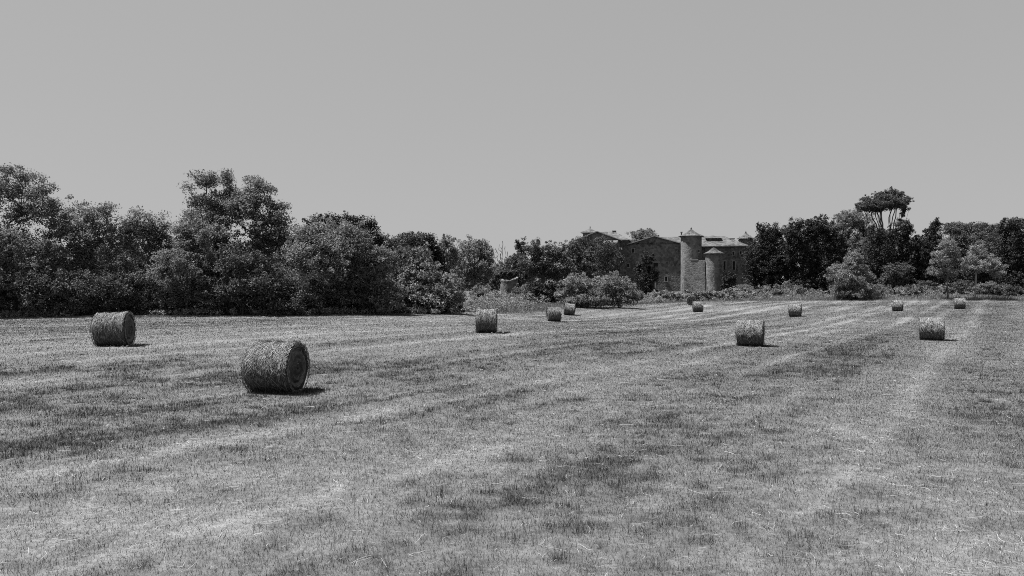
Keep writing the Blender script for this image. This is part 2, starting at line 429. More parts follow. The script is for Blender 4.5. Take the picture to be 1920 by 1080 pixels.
# pale loose straw lying on the stubble
def strands(n, seed, y0, y1):
    g = rng(seed)
    Y = np.exp(g.uniform(math.log(y0), math.log(y1), n * 6)); X = (Y + 5) * g.uniform(-.76, .76, n * 6)
    t = tone(X, Y)
    k = (g.uniform(0, 1, n * 6) < np.clip((t - 0.40) * 1.9, 0.06, 1)) & (Y < edge(X, Y) - .3)
    X, Y = X[k][:n], Y[k][:n]
    n = len(X)
    az = np.where(g.uniform(0, 1, n) < .5, ROW + g.normal(0, .6, n), g.uniform(0, 6.28, n))
    L = g.uniform(.04, .09, n) + .2 * g.uniform(0, 1, n) ** 3 * (1 + Y / 70)
    cur = g.normal(0, 1.0, n)
    wd = np.clip(0.0004 * Y, 0.0028, 0.03) * g.uniform(.7, 1.3, n)
    ton = g.uniform(.14, .32, n)
    P = np.zeros((n, 4, 3)); px, py = X.copy(), Y.copy()
    lift = g.uniform(.015, .07, n)
    for j in range(4):
        a = az + cur * (j / 3 - .5)
        P[:, j, 0] = px; P[:, j, 1] = py
        P[:, j, 2] = lift + g.uniform(0, .02, n)
        px = px + np.sin(a) * L / 3; py = py + np.cos(a) * L / 3
    hh = H(P[:, :, 0].ravel(), P[:, :, 1].ravel()).reshape(n, 4)
    P[:, :, 2] += hh
    sd = np.stack([np.cos(az), -np.sin(az), g.normal(0, .4, n)], 1); sd = norm(sd) * (wd / 2)[:, None]
    V = np.empty((n, 4, 2, 3)); V[:, :, 0] = P - sd[:, None]; V[:, :, 1] = P + sd[:, None]
    b = (np.arange(n) * 8)[:, None]
    Fc = np.concatenate([b + np.array([[2 * j, 2 * j + 1, 2 * j + 3, 2 * j + 2]]) for j in range(3)])
    return V.reshape(-1, 3), Fc, np.repeat(ton, 8)
V, Fc, ton = strands(19000, 14, 4.8, 60)
tag(link('loose_straw', mesh_np('loose_straw', V, [Fc], M['straw'], False, ton)), 'pale loose straw lying in rows on the stubble', 'straw', kind='stuff')

# tall rough grass along the far edge of the field
g = rng(33)
n = 150000
T = g.uniform(-.8, .8, n); pxs = T * F + CX
e = np.interp(pxs, _epx, _eZ)
dep = np.interp(pxs, [0, 800, 880, 1000, 1200, 1300, 1920], [1.0, 1.5, 22, 20, 8, 14, 12])
Y = e + dep * g.uniform(0, 1, n) ** 1.2 - .7
X = T * Y
pat = fbm(X * .25, Y * .25, 91, 3)
hm = np.interp(pxs, [0, 800, 880, 1100, 1190, 1340, 1400, 1920], [.3, .35, .7, .5, .3, .35, .6, .8])
h = hm * g.uniform(.45, 1.1, n) * (.5 + pat) * np.clip((Y - e + .5) / 2.5, .3, 1)
blades(X, Y, H(X, Y), h, g.uniform(.03, .08, n), np.abs(g.normal(0, .35, n)), g.uniform(0, 6.28, n), g.uniform(.06, .28, n) * (.5 + pat),
       'tall_grass', M['blade'], 'tall rough grass along the far edge of the field', 'grass')

# ------------------------------------------------------------------ bales
def ribbon(P, S, ):
    """P (n,k,3) centre line, S (n,k,3) half width -> verts, quads"""
    n, k, _ = P.shape
    V = np.empty((n, k, 2, 3)); V[:, :, 0] = P - S; V[:, :, 1] = P + S
    b = (np.arange(n) * 2 * k)[:, None]
    Fc = np.concatenate([b + np.array([[2 * j, 2 * j + 1, 2 * j + 3, 2 * j + 2]]) for j in range(k - 1)])
    return V.reshape(-1, 3), Fc

BL = ['small shaggy round hay bale, leftmost in the field, near the dark trees',
      'largest and nearest round hay bale, its dark end showing concentric rings',
      'upright looking square-edged hay bale in front of the pale round bush',
      'hay bale with a bright left end, just in front of another bale',
      'hay bale tipped to the left by the bushes, behind another bale',
      'farthest hay bale showing only its dark round end, before the hedge',
      'small hay bale in front of the round dark end of another bale',
      'second largest hay bale, dark with bulging right side, before the castle wing',
      'small hay bale with dark stripes, below the black evergreen trees',
      'small hay bale below the rounded bush and umbrella pine',
      'square looking pale hay bale standing alone near the right edge, mid field',
      'rightmost small hay bale, below the two thin young trees']
for i, (px, yb, hp, az, L) in enumerate(BALES):
    g = rng(100 + i)
    Z = F * BD / hp
    x0, y0 = at(px, Z), Z
    RR = BD / 2 * 1.01
    root = thing('hay_bale', BL[i], 'hay bale', (x0, y0, Hf(x0, y0) - .005), R(90 - az), 'round hay bales on the field')
    root.rotation_euler = (0, R(7) if i == 4 else (R(-2) if i == 0 else 0), R(90 - az))
    nxb, ntb = 44, 110
    u = np.linspace(-1, 1, nxb); th = np.linspace(0, 2 * np.pi, ntb, endpoint=False)
    U, TH = np.meshgrid(u, th, indexing='ij')
    lump = fbm(U * 2.2 + i * 9, np.cos(TH) * 1.5 + np.sin(TH) * 1.2 + i * 5, i, 3) - .5
    fine = fbm(U * 14 + i, TH * 6, i + 9, 2) - .5
    band = 0.012 * np.sin(U * 9 + i)
    rad = RR * (1 + 0.085 * lump + 0.035 * fine + band) * (1 - 0.05 * np.clip((np.abs(U) - .86) / .14, 0, 1) ** 2)
    if i in (0, 2, 4): rad *= 1 + 0.04 * np.abs(U) ** 3          # dished tops
    yy = rad * np.cos(TH); zz = rad * np.sin(TH)
    zz = np.maximum(zz, -RR * .955)
    zz += RR * .955
    xx = U * L / 2 + 0.012 * fine
    V = np.stack([xx, yy, zz], -1).reshape(-1, 3)
    ii = np.arange(nxb * ntb).reshape(nxb, ntb)
    q = np.stack([ii[:-1], np.roll(ii[:-1], -1, 1), np.roll(ii[1:], -1, 1), ii[1:]], -1).reshape(-1, 4)
    link('body', mesh_np('bale_body', V, [q], M['bale'], True), root)
    for sgn in (1, -1):
        nr = 34
        rr = np.linspace(0.001, 1, nr)
        RR2, T2 = np.meshgrid(rr, th, indexing='ij')
        e0 = 0 if sgn < 0 else nxb - 1
        ring_r = np.hypot(yy[e0], zz[e0] - RR * .955)
        rel = 0.035 * np.sin(2 * np.pi * (RR2 * 3.1 + T2 / (2 * np.pi))) + .03 * (fbm(RR2 * 20, T2 * 4, i + 3, 3) - .5) + .05 * (1 - RR2 ** 2)
        px_ = sgn * (L / 2 + np.where(RR2 > .97, 0, rel - .03))
        fy_ = np.cos(T2) * RR2 * ring_r[None] ; fz_ = np.sin(T2) * RR2 * ring_r[None]
        fy_ = yy[e0][None] * RR2; fz_ = (zz[e0][None] - RR * .955) * RR2 + RR * .955
        V = np.stack([px_, fy_, fz_], -1).reshape(-1, 3)
        ii = np.arange(nr * ntb).reshape(nr, ntb)
        q = np.stack([ii[:-1], ii[1:], np.roll(ii[1:], -1, 1), np.roll(ii[:-1], -1, 1)], -1).reshape(-1, 4)
        if sgn < 0: q = q[:, ::-1]
        ringt = .03 + .045 * np.exp(-((RR2 - .70) / .09) ** 2) + .02 * np.clip(np.sin(2 * np.pi * (RR2 * 5.2 + T2 / 6.2832)), 0, 1) + .04 * (fbm(RR2 * 25, T2 * 5, i + 60, 3) - .4)
        link('end_face', mesh_np('bale_end', V, [q], M['bale_face'], True, np.clip(ringt, .015, .3).ravel()), root)
    # straw lying on and sticking out of the roll
    pxm = Z / 768.0
    ns = int(np.clip(3300 * (20 / Z) ** 0.9, 520, 3300))
    uu = g.uniform(-1, 1, ns); tt = g.uniform(-.1, np.pi + .1, ns)  # pale straw mostly on the upper half; bare dark body paints the shaded underside
    tt[: ns // 9] = g.uniform(0, 2 * np.pi, ns // 9)
    loose = .75 if i in (1, 7, 10) else .3
    dirx = g.normal(0, loose, ns); ln = g.uniform(.06, .24, ns) * (1.3 if i == 1 else 1)
    wdt = max(.004, (.33 if i == 1 else .27) * pxm) * g.uniform(.5, 1.2, ns)
    P = np.zeros((ns, 3, 3)); S = np.zeros((ns, 3, 3))
    lift = np.abs(g.normal(0, .012, ns)); stick = np.abs(g.normal(0, .03 if i == 1 else .012, ns))
    for j in range(3):
        a = tt + (j - 1) * ln / 2 / RR
        uj = uu * L / 2 + dirx * (j - 1) * ln / 2
        uj = np.clip(uj, -L / 2 - .04, L / 2 + .04)
        ri = RR * (1 + .015 * np.sin(uu * 9 + i)) * (1 + (.04 * np.abs(uu) ** 3 if i in (0, 2, 4) else 0)) + .012 + lift + stick * (j == 2)
        P[:, j] = np.stack([uj, ri * np.cos(a), np.maximum(ri * np.sin(a), -RR * .93) + RR * .955], 1)
        S[:, j] = np.stack([np.ones(ns), dirx * np.sin(a), -dirx * np.cos(a)], 1)
    S = norm(S) * (wdt / 2)[:, None, None]
    V1, F1 = ribbon(P, S)
    # strands round the rims and on the end faces
    nf = ns // 3
    sg = np.where(g.uniform(0, 1, nf) < .5, 1, -1)
    rr = RR * np.where(g.uniform(0, 1, nf) < .88, g.uniform(.9, 1.0, nf), np.sqrt(g.uniform(.02, 1, nf))); a0 = g.uniform(0, 2 * np.pi, nf)
    P = np.zeros((nf, 3, 3)); S = np.zeros((nf, 3, 3)); ln = g.uniform(.05, .17, nf); w_ = max(.004, .3 * pxm)
    tw = g.normal(0, .35, nf)
    for j in range(3):
        a = a0 + (j - 1) * ln / 2 / np.maximum(rr, .15)
        r_ = rr + tw * (j - 1) * ln * .5
        P[:, j] = np.stack([sg * (L / 2 + .03 + g.uniform(0, .03, nf)), r_ * np.cos(a), np.maximum(r_ * np.sin(a), -RR * .93) + RR * .955], 1)
        S[:, j] = np.stack([g.normal(0, .4, nf), np.cos(a), np.sin(a)], 1)
    S = norm(S) * w_ / 2
    V2, F2 = ribbon(P, S)
    link('straw_fringe', mesh_np('bale_straw', np.concatenate([V1, V2]), [F1, F2 + len(V1)], M['hay'], False), root)

# ------------------------------------------------------------------ trees
def tubes(A, B, ra, rb, sides=5):
    d = norm(B - A)
    ref = np.where(np.abs(d[:, 2:3]) > .9, np.array([[1., 0, 0]]), np.array([[0, 0, 1.]]))
    u = norm(np.cross(d, ref)); v = np.cross(d, u)
    t = np.linspace(0, 2 * np.pi, sides, endpoint=False)
    c, s = np.cos(t)[None, :, None], np.sin(t)[None, :, None]
    ring = u[:, None] * c + v[:, None] * s
    V = np.concatenate([A[:, None] + ring * ra[:, None, None], B[:, None] + ring * rb[:, None, None]], 1)
    n = len(A); b = (np.arange(n) * 2 * sides)[:, None]
    Fc = np.concatenate([b + np.array([[j, (j + 1) % sides, sides + (j + 1) % sides, sides + j]]) for j in range(sides)])
    return V.reshape(-1, 3), Fc

def skeleton(C, top, g, step=.9, lean=(0, 0), r_tip=.014, r_base=.2, limbs=()):
    """trunk from the origin, then each crown point joined to the nearest wood below it"""
    nodes = [np.array([0, 0, -.3])]; par = [-1]
    nt_ = max(3, int(top / .9))
    for j in range(1, nt_ + 1):
        f = j / nt_
        nodes.append(np.array([lean[0] * f + g.normal(0, .05) * top * .08, lean[1] * f + g.normal(0, .05) * top * .08, top * f])); par.append(j - 1)
    order = np.argsort(np.linalg.norm(C - nodes[-1], axis=1))
    cap = len(C) * 8 + 50
    NA = np.zeros((cap, 3)); NA[:len(nodes)] = nodes; nn = len(nodes)
    par = par + [0] * (cap - nn)
    for f0, T in limbs:                    # main limbs leave the trunk at a fraction of its height and sweep upwards
        j0 = max(1, int(round(f0 * nt_))); a = NA[j0].copy(); T = np.array(T); pv = j0
        for q in range(1, 9):
            f = q / 8
            NA[nn] = a + (T - a) * np.array([f ** .8, f ** .8, f ** 1.15]) + (g.normal(0, .16, 3) if q < 8 else 0); par[nn] = pv; pv = nn; nn += 1
    for c in C[order]:
        d = np.linalg.norm(NA[:nn] - c, axis=1) + 1.3 * np.clip(NA[:nn, 2] - c[2] + .2, 0, None)
        d[:2] += 3
        j = int(np.argmin(d)); a = NA[j].copy()
        dist = np.linalg.norm(c - a); m = min(6, max(1, int(dist / step)))
        pv = j
        for q in range(1, m + 1):
            if nn >= cap: break
            f = q / m
            NA[nn] = a + (c - a) * f + (g.normal(0, .10, 3) * dist * .35 if q < m else 0) + np.array([0, 0, -.12 * dist * math.sin(math.pi * f) * .5])
            par[nn] = pv; pv = nn; nn += 1
    NA = NA[:nn]; par = np.array(par[:nn])
    e = 1.9
    r = np.zeros(nn)
    ch = np.zeros(nn, bool)
    for q in range(nn - 1, 0, -1):
        if not ch[q]: r[q] += r_tip ** e
        r[par[q]] += r[q]; ch[par[q]] = True
    r = r ** (1 / e)
    sc = r_base / r[0]
    r = np.where(r > r_tip * 1.5, r_tip + (r - r_tip) * (r_base - r_tip) / max(r[0] - r_tip, 1e-4), r)
    A = NA[par[1:]]; B = NA[1:]
    rb = r[1:]; ra = np.minimum(r[par[1:]], rb * 1.35)
    ra[0] = r[0] * 1.3
    return A, B, ra, rb

def leaves(C, crad, per, size, g, up=.5, outc=None, aspect=.55, flat=.8):
    n = len(C) * per
    c = np.repeat(C, per, 0)
    off = g.normal(0, 1, (n, 3)); off = norm(off) * (g.uniform(0, 1, (n, 1)) ** .5)
    cr = np.repeat(crad * g.uniform(.6, 1.35, len(C)), per)[:, None]
    off = off * cr * np.array([1, 1, flat])
    p = c + off
    nn = g.normal(0, 1, (n, 3)) * .75 + np.array([0, 0, up]) + off / cr * .55
    nn = norm(nn)
    ax = norm(np.cross(nn, g.normal(0, 1, (n, 3)))); bx = np.cross(nn, ax)
    s = size * g.uniform(.6, 1.4, (n, 1))
    V = np.empty((n, 4, 3))
    V[:, 0] = p - ax * s * .5; V[:, 1] = p + bx * s * aspect * .5 + nn * s * .08
    V[:, 2] = p + ax * s * .5; V[:, 3] = p - bx * s * aspect * .5 + nn * s * .08
    return V.reshape(-1, 3), np.arange(n * 4).reshape(n, 4)

_seed = [500]
def plant(name, label, cat, base_px, Z, lobes, leaf='leaf', bark='bark', size=.22, crad=.55, dens=1.0, shell=2.6, per=34, clear=None, group=None,
          r_base=.22, up=.5, aspect=.55, depth=.9, ry=None, flat=.8, top=None, noleaf=False, nb=None, bough=1.0, vert=1.0, sprig=.07, limbs=(), drop=0.0, crown='crown', tip=.014):
    _seed[0] += 1
    g = rng(_seed[0])
    x0 = at(base_px, Z)
    zb = Hf(x0, Z)
    root = thing(name, label, cat, (x0, Z, zb), 0, group)
    k = Z / F
    C = []; cs = []
    for lb in lobes:
        cx, cy, rx, ry_ = lb[:4]
        dy = lb[4] if len(lb) > 4 else g.uniform(-.5, .5) * rx * k
        ax, bz = rx * k, ry_ * k
        dp = ax * depth
        area = 4 * math.pi * ((ax * bz) ** 1.6 / 3 + (ax * dp) ** 1.6 / 3 + (bz * dp) ** 1.6 / 3) ** (1 / 1.6)
        la = size * size * aspect * .5
        m = int(np.clip(dens * 1.5 * area / la / per, 5, 1300))
        # uneven outline: boughs sit on the surface of each mass, leaf clumps sit on the boughs
        ks = int(np.clip(nb if nb else (ax * bz * dp) ** (1 / 3) * 13, 8, 46) / (1 if vert <= 1 else 1.4))
        ds = norm(g.normal(0, 1, (ks, 3)))
        ctr = ds * g.uniform(.3, 1.0, (ks, 1)) ** .6 * .93 * np.array([ax, dp, bz])
        which = g.integers(0, ks, m)
        br = g.uniform(.2, .46, ks) * bough * (1.15 if vert > 1 else 1)
        pts = ctr[which] + norm(g.normal(0, 1, (m, 3))) * g.uniform(0, 1, (m, 1)) ** (1 / shell) * br[which][:, None] * np.array([ax, dp, bz]) * np.array([1 / vert ** .5, 1 / vert ** .5, .85 * vert])
        fill = g.uniform(0, 1, m) < (.18 if vert <= 1 else .15)
        pts[fill] = (norm(g.normal(0, 1, (m, 3))) * g.uniform(0, 1, (m, 1)) ** .45 * np.array([ax, dp, bz]))[fill]
        sp = g.uniform(0, 1, m) < sprig              # sprigs poking out of the outline
        dsp = norm(g.normal(0, 1, (m, 3)) + np.array([0, 0, .5]))
        pts[sp] = (dsp * g.uniform(.95, 1.22, (m, 1)) * np.array([ax, dp, bz]))[sp]
        cs.append(np.where(sp, .55, 1.0))
        pts = pts + np.array([at(cx, Z) - x0, dy, zat(cy, Z) - zb])
        C.append(pts)
    C = np.concatenate(C); cs = np.concatenate(cs)
    kk = C[:, 2] > .15
    C, cs = C[kk], cs[kk]
    zmax = C[:, 2].max()
    tp = top if top else max(.5, .62 * zmax)
    xc = float(np.median(C[:, 0]))
    sub = C if len(C) < 420 else C[g.choice(len(C), 420, False)]
    A, B, ra, rb = skeleton(sub, tp, g, r_base=r_base, lean=(xc * .5, 0), r_tip=tip, limbs=[(f, (at(px, Z) - x0, dy, zat(py, Z) - zb)) for f, px, py, dy in limbs])
    V, Fc = tubes(A, B, ra, rb)
    link('trunk', mesh_np(name + '_wood', V, [Fc], M[bark], True), root)
    if not noleaf:
        V, Fc = leaves(C, crad * cs, per, size, g, up, aspect=aspect, flat=flat)
        V[:, 2] = np.maximum(V[:, 2], .02)
        link(crown, mesh_np(name + '_leaves', V, [Fc], M[leaf]), root)
    return root

GL = 'broadleaved trees at the left edge of the field'
GR = 'dark trees to the right of the castle'
B1 = dict(size=.185, crad=.58, r_base=.2, per=40)
plant('broadleaf_tree', 'large spreading tree at the left edge, sky showing through its limbs', 'tree', 30, 64,
      [(15, 345, 48, 36), (85, 372, 34, 38), (-50, 380, 60, 60), (45, 400, 40, 20), (108, 425, 20, 40), (10, 465, 85, 50), (95, 500, 45, 50), (-50, 480, 60, 60)], dens=.62, group=GL, **B1)
plant('broadleaf_tree', 'middle-sized airy tree second from the left, with thin stems showing', 'tree', 175, 65,
      [(150, 408, 28, 26), (198, 404, 30, 26), (220, 435, 22, 28), (170, 440, 42, 26), (130, 430, 18, 26), (185, 485, 55, 45), (140, 505, 35, 55)], dens=.6, group=GL, **B1)
plant('broadleaf_tree', 'smaller round-topped tree between the airy tree and the tallest tree', 'tree', 280, 65,
      [(262, 417, 26, 22), (292, 425, 24, 25), (312, 452, 22, 30), (265, 450, 40, 30), (242, 440, 20, 30), (275, 505, 50, 50)], dens=.68, group=GL, **B1)
plant('broadleaf_tree', 'tallest tree of the left group, open crown with bare limbs', 'tree', 412, 68,
      [(378, 336, 22, 14), (408, 336, 24, 16), (424, 330, 9, 9), (360, 372, 18, 15), (408, 376, 36, 24), (352, 350, 8, 7), (430, 362, 16, 20), (442, 378, 22, 26), (392, 405, 52, 26), (400, 440, 52, 34), (400, 480, 50, 40)], dens=.72, group=GL, **B1)
plant('broadleaf_tree', 'tall leafy tree leaning right beside the tallest tree', 'tree', 478, 67,
      [(472, 350, 26, 18), (492, 372, 30, 24), (455, 395, 34, 26), (526, 384, 18, 11), (518, 405, 15, 12), (500, 430, 46, 34), (535, 450, 25, 30), (470, 475, 60, 45)], dens=.75, group=GL, **B1)
plant('broadleaf_tree', 'broad full tree right of the tallest pair, dark underneath', 'tree', 620, 66,
      [(580, 440, 34, 26), (620, 438, 38, 26), (660, 448, 38, 28), (610, 490, 70, 48), (680, 490, 46, 42), (600, 545, 70, 40)], dens=.95, group=GL, **B1)
plant('evergreen_tree', 'round dark evergreen crown rising behind the broad full tree', 'tree', 640, 80,
      [(645, 424, 42, 20), (600, 432, 36, 24), (665, 440, 40, 24), (630, 470, 60, 40)], leaf='leaf_dark', vert=1.3, size=.21, crad=.6, dens=1.1, r_base=.25, group=GL)
plant('evergreen_tree', 'narrow black evergreen on the right shoulder of the left wood', 'tree', 695, 79,
      [(690, 425, 11, 16), (696, 448, 19, 24), (703, 480, 22, 35), (690, 520, 25, 40)], leaf='leaf_dark', vert=1.3, size=.21, crad=.55, dens=1.2, group=GL)
GB = 'bushes along the left wood edge'  # most of these bushes use darker leaves, painting in the shade below the wood
plant('bush', 'dark bush at the foot of the leftmost tree', 'bush', 70, 62.5, [(30, 535, 60, 45), (90, 540, 50, 42), (-40, 540, 50, 45)], dens=.85, leaf='leaf_mid', group=GB, size=.18, crad=.5, per=40, r_base=.1)
plant('bush', 'bush directly behind the leftmost hay bale', 'bush', 225, 62.5, [(195, 545, 50, 38), (255, 548, 45, 36), (150, 550, 40, 36)], dens=.85, leaf='leaf_mid', group=GB, size=.18, crad=.5, per=40, r_base=.1)
plant('bush', 'tall leafy bush at the foot of the tallest tree', 'bush', 350, 63, [(338, 438, 20, 26), (368, 458, 36, 34), (340, 505, 48, 45), (395, 520, 45, 45), (325, 550, 45, 35)], dens=.9, leaf='leaf', group=GB, size=.18, crad=.5, per=40, r_base=.12)
plant('bush', 'wide bush behind the nearest hay bale', 'bush', 455, 63, [(450, 490, 40, 30), (480, 525, 55, 42), (420, 545, 42, 38)], dens=.9, leaf='leaf_mid', group=GB, size=.18, crad=.5, per=40, r_base=.1)
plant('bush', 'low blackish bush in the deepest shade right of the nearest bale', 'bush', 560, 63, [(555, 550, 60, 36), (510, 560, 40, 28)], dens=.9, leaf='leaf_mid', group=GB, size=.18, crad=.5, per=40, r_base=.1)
plant('bush', 'pale arching bush at the right end of the left wood', 'bush', 695, 66, [(705, 490, 38, 28), (690, 535, 55, 40), (725, 550, 32, 34), (650, 555, 50, 32)], dens=1.0, leaf='leaf', group=GB, size=.18, crad=.5, per=40, r_base=.1)
GM = 'trees behind the middle of the field'
plant('broadleaf_tree', 'bushy tree on the skyline left of the pale round bush', 'tree', 752, 96, [(742, 455, 24, 18), (770, 452, 22, 16), (755, 490, 42, 36), (750, 530, 45, 30)], leaf='leaf_mid', size=.22, crad=.55, dens=1.0, group=GM)
plant('broadleaf_tree', 'dark tree on the skyline above the pale round bush', 'tree', 800, 98, [(797, 455, 20, 18), (815, 482, 22, 30), (785, 495, 36, 34), (812, 520, 30, 30)], leaf='leaf_dark', size=.22, crad=.55, dens=1.1, group=GM)
plant('bush', 'large pale round bush at the corner of the wood, centre left', 'bush', 800, 71.5, [(788, 514, 44, 27), (828, 532, 36, 27), (768, 550, 42, 32), (848, 552, 26, 22), (800, 562, 58, 24)], leaf='leaf_bright', size=.22, crad=.45, dens=1.0, r_base=.1)
plant('bush', 'low dark bramble bush under the large pale round bush', 'bush', 815, 70.5, [(780, 580, 50, 7), (845, 580, 25, 6), (735, 578, 30, 11)], leaf='leaf_mid', size=.2, crad=.35, dens=.9, r_base=.06)
plant('broadleaf_tree', 'slender pale tree with see-through crown on the skyline, centre left', 'tree', 838, 125, [(838, 452, 16, 12), (833, 472, 18, 18), (845, 480, 14, 20), (838, 510, 25, 25)], leaf='leaf', size=.24, crad=.55, dens=.7, group=GM)
plant('broadleaf_tree', 'pale rounded tree left of the bare dead tree', 'tree', 890, 130, [(882, 460, 22, 14), (906, 460, 16, 12), (880, 490, 42, 32), (913, 485, 16, 26), (895, 520, 40, 26)], leaf='leaf_bright', size=.25, crad=.6, dens=.8, group=GM)
plant('dead_tree', 'bare dead tree with thin upright branches', 'tree', 940, 126, [(940, 482, 12, 10), (938, 500, 10, 12)], noleaf=True, bark='bark_pale', dens=.06, r_base=.14, tip=.05, top=4.5, nb=8,
      limbs=[(1, 929, 466, 0), (1, 936, 458, .6), (1, 942, 452, -.3), (.9, 947, 462, .3), (.8, 951, 472, -.6), (.8, 926, 480, .5), (1, 939, 464, -.8)])
plant('evergreen_tree', 'dark domed tree right of the dead tree', 'tree', 963, 123, [(966, 487, 17, 10), (955, 508, 28, 20), (975, 515, 25, 22)], leaf='leaf_mid', size=.24, crad=.55, dens=1.0, group=GM)
plant('poplar_tree', 'thin spiky poplar tops between dead tree and stone turret tree', 'tree', 975, 130, [(969, 458, 4, 12), (973, 470, 6, 16), (981, 452, 3, 10), (980, 470, 5, 18), (974, 500, 10, 30)], leaf='leaf_mid', size=.3, crad=.4, dens=1.3, group=GM)
plant('broadleaf_tree', 'dark spreading tree with forked trunk right of the ruined turret', 'tree', 1016, 112, [(1005, 468, 24, 18), (1036, 472, 26, 20), (995, 495, 28, 22), (1045, 498, 34, 28), (1020, 500, 30, 20)], leaf='leaf_mid', size=.22, crad=.5, dens=.85, r_base=.3, group=GM)
plant('broadleaf_tree', 'dark tree hiding the left end of the farmhouse', 'tree', 1092, 120, [(1092, 470, 28, 24), (1128, 468, 26, 22), (1070, 478, 22, 24), (1108, 500, 36, 26), (1150, 492, 20, 28), (1080, 510, 30, 26)], leaf='leaf_mid', size=.22, crad=.5, dens=.85, r_base=.3, group=GM)
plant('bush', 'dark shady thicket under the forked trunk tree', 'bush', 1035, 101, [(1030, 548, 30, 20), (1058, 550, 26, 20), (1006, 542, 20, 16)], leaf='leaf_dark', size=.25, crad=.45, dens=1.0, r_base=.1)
GP = 'pale bushes in front of the farmhouse'
plant('bush', 'pale feathery bush left of its twin, behind the tipped bale', 'bush', 1095, 97, [(1080, 532, 26, 20), (1110, 540, 28, 24), (1062, 555, 20, 20), (1095, 562, 45, 14)], leaf='leaf_bright', size=.2, crad=.42, dens=.9, r_base=.1, group=GP)
plant('bush', 'pale feathery bush right of its twin, nearest the castle gable', 'bush', 1160, 100, [(1155, 530, 22, 20), (1178, 550, 20, 20), (1148, 555, 30, 20), (1130, 545, 22, 22), (1185, 562, 15, 10)], leaf='leaf_bright', size=.2, crad=.42, dens=.9, r_base=.1, group=GP)
plant('conifer', 'dark upright conifer standing against the castle gable', 'tree', 1212, 153, [(1213, 486, 12, 13), (1209, 506, 18, 18), (1218, 520, 16, 18), (1202, 530, 16, 14), (1212, 538, 18, 12)], leaf='leaf_dark', vert=1.5, size=.24, crad=.4, dens=1.4)
plant('broadleaf_tree', 'spiky round tree top showing above the castle roof', 'tree', 1207, 192, [(1207, 440, 27, 11), (1207, 452, 26, 12), (1207, 480, 22, 25)], leaf='leaf', size=.28, crad=.55, dens=1.0)
plant('bush', 'clipped dark ball bush beside the small tower', 'bush', 1368, 152, [(1368, 524, 13, 14), (1366, 535, 14, 10)], leaf='leaf_dark', size=.24, crad=.4, dens=1.5, r_base=.1)
plant('evergreen_tree', 'black evergreen hiding the foot of the rear castle tower', 'tree', 1440, 150, [(1435, 442, 18, 20), (1456, 436, 20, 15), (1420, 478, 22, 32), (1448, 490, 34, 46), (1422, 520, 26, 26), (1422, 425, 4, 6), (1450, 530, 30, 20)], leaf='leaf_dark', vert=1.7, size=.26, crad=.6, dens=1.15, r_base=.3, group=GR)
plant('evergreen_tree', 'widest black evergreen, left of the pale bush at the field edge', 'tree', 1525, 147, [(1500, 438, 26, 24), (1538, 430, 28, 22), (1562, 462, 22, 32), (1510, 490, 42, 46), (1550, 500, 34, 42), (1488, 465, 22, 36), (1530, 530, 45, 22)], leaf='leaf_dark', vert=1.7, size=.26, crad=.6, dens=1.15, r_base=.35, group=GR)
plant('broadleaf_tree', 'greyer rounded tree behind the umbrella pine', 'tree', 1610, 188, [(1600, 412, 36, 18), (1578, 428, 26, 22), (1634, 440, 30, 18), (1612, 470, 55, 32), (1620, 500, 60, 40)], leaf='leaf', size=.28, crad=.65, dens=.9, r_base=.35, group=GR)
plant('umbrella_pine', 'tall umbrella pine with flat crown and bare spreading limbs', 'tree', 1672, 172,
      [(1630, 384, 22, 12, 0), (1648, 374, 25, 14, 1), (1667, 369, 26, 14, -1), (1685, 375, 20, 14, 0), (1697, 387, 9, 11, 0), (1615, 387, 9, 8, 1), (1655, 382, 38, 12, -3), (1660, 382, 36, 12, 3), (1640, 390, 22, 7, 0), (1620, 391, 13, 6, -1), (1694, 401, 7, 4, 0), (1691, 412, 6, 3, 1)],
      leaf='leaf_mid', size=.24, crad=.45, dens=1.15, r_base=.4, top=10.0, depth=.8, tip=.03, bough=.8,
      limbs=[(1, 1632, 390, 0), (1, 1650, 384, 1.5), (1, 1668, 380, -1), (.85, 1622, 392, 1), (1, 1684, 384, .5), (.9, 1695, 392, 0), (.8, 1640, 388, -2.5), (1, 1660, 384, 3), (.9, 1680, 386, -3), (.7, 1692, 412, 1), (.75, 1628, 394, 2), (.9, 1645, 388, -1), (.85, 1675, 385, 2), (.8, 1700, 394, -1), (.7, 1655, 388, 3.5), (.65, 1636, 400, -2), (.95, 1662, 386, -3.5)])
plant('bush', 'pale bush at the field edge in front of the black evergreens', 'bush', 1590, 134, [(1597, 488, 18, 16), (1578, 520, 32, 26), (1610, 520, 26, 26), (1590, 545, 42, 20), (1618, 550, 18, 12)], leaf='leaf_bright', size=.23, crad=.5, dens=1.0, r_base=.14)
plant('evergreen_tree', 'dark conifer left of the umbrella pine trunk', 'tree', 1642, 153, [(1640, 450, 18, 24), (1645, 490, 28, 40), (1640, 525, 30, 25)], leaf='leaf_dark', vert=1.7, size=.26, crad=.6, dens=1.15, r_base=.3, group=GR)
plant('evergreen_tree', 'dark tree below the umbrella pine, right of its trunk', 'tree', 1695, 155, [(1690, 432, 20, 18), (1675, 460, 22, 30), (1705, 480, 22, 36), (1690, 515, 34, 30)], leaf='leaf_dark', vert=1.7, size=.26, crad=.6, dens=1.15, r_base=.3, group=GR)
plant('bush', 'round glossy bush under the dark conifers, below the umbrella pine', 'bush', 1677, 142, [(1677, 514, 25, 20), (1664, 528, 18, 14), (1688, 528, 16, 14)], leaf='leaf_mid', size=.23, crad=.5, dens=1.2, r_base=.14)
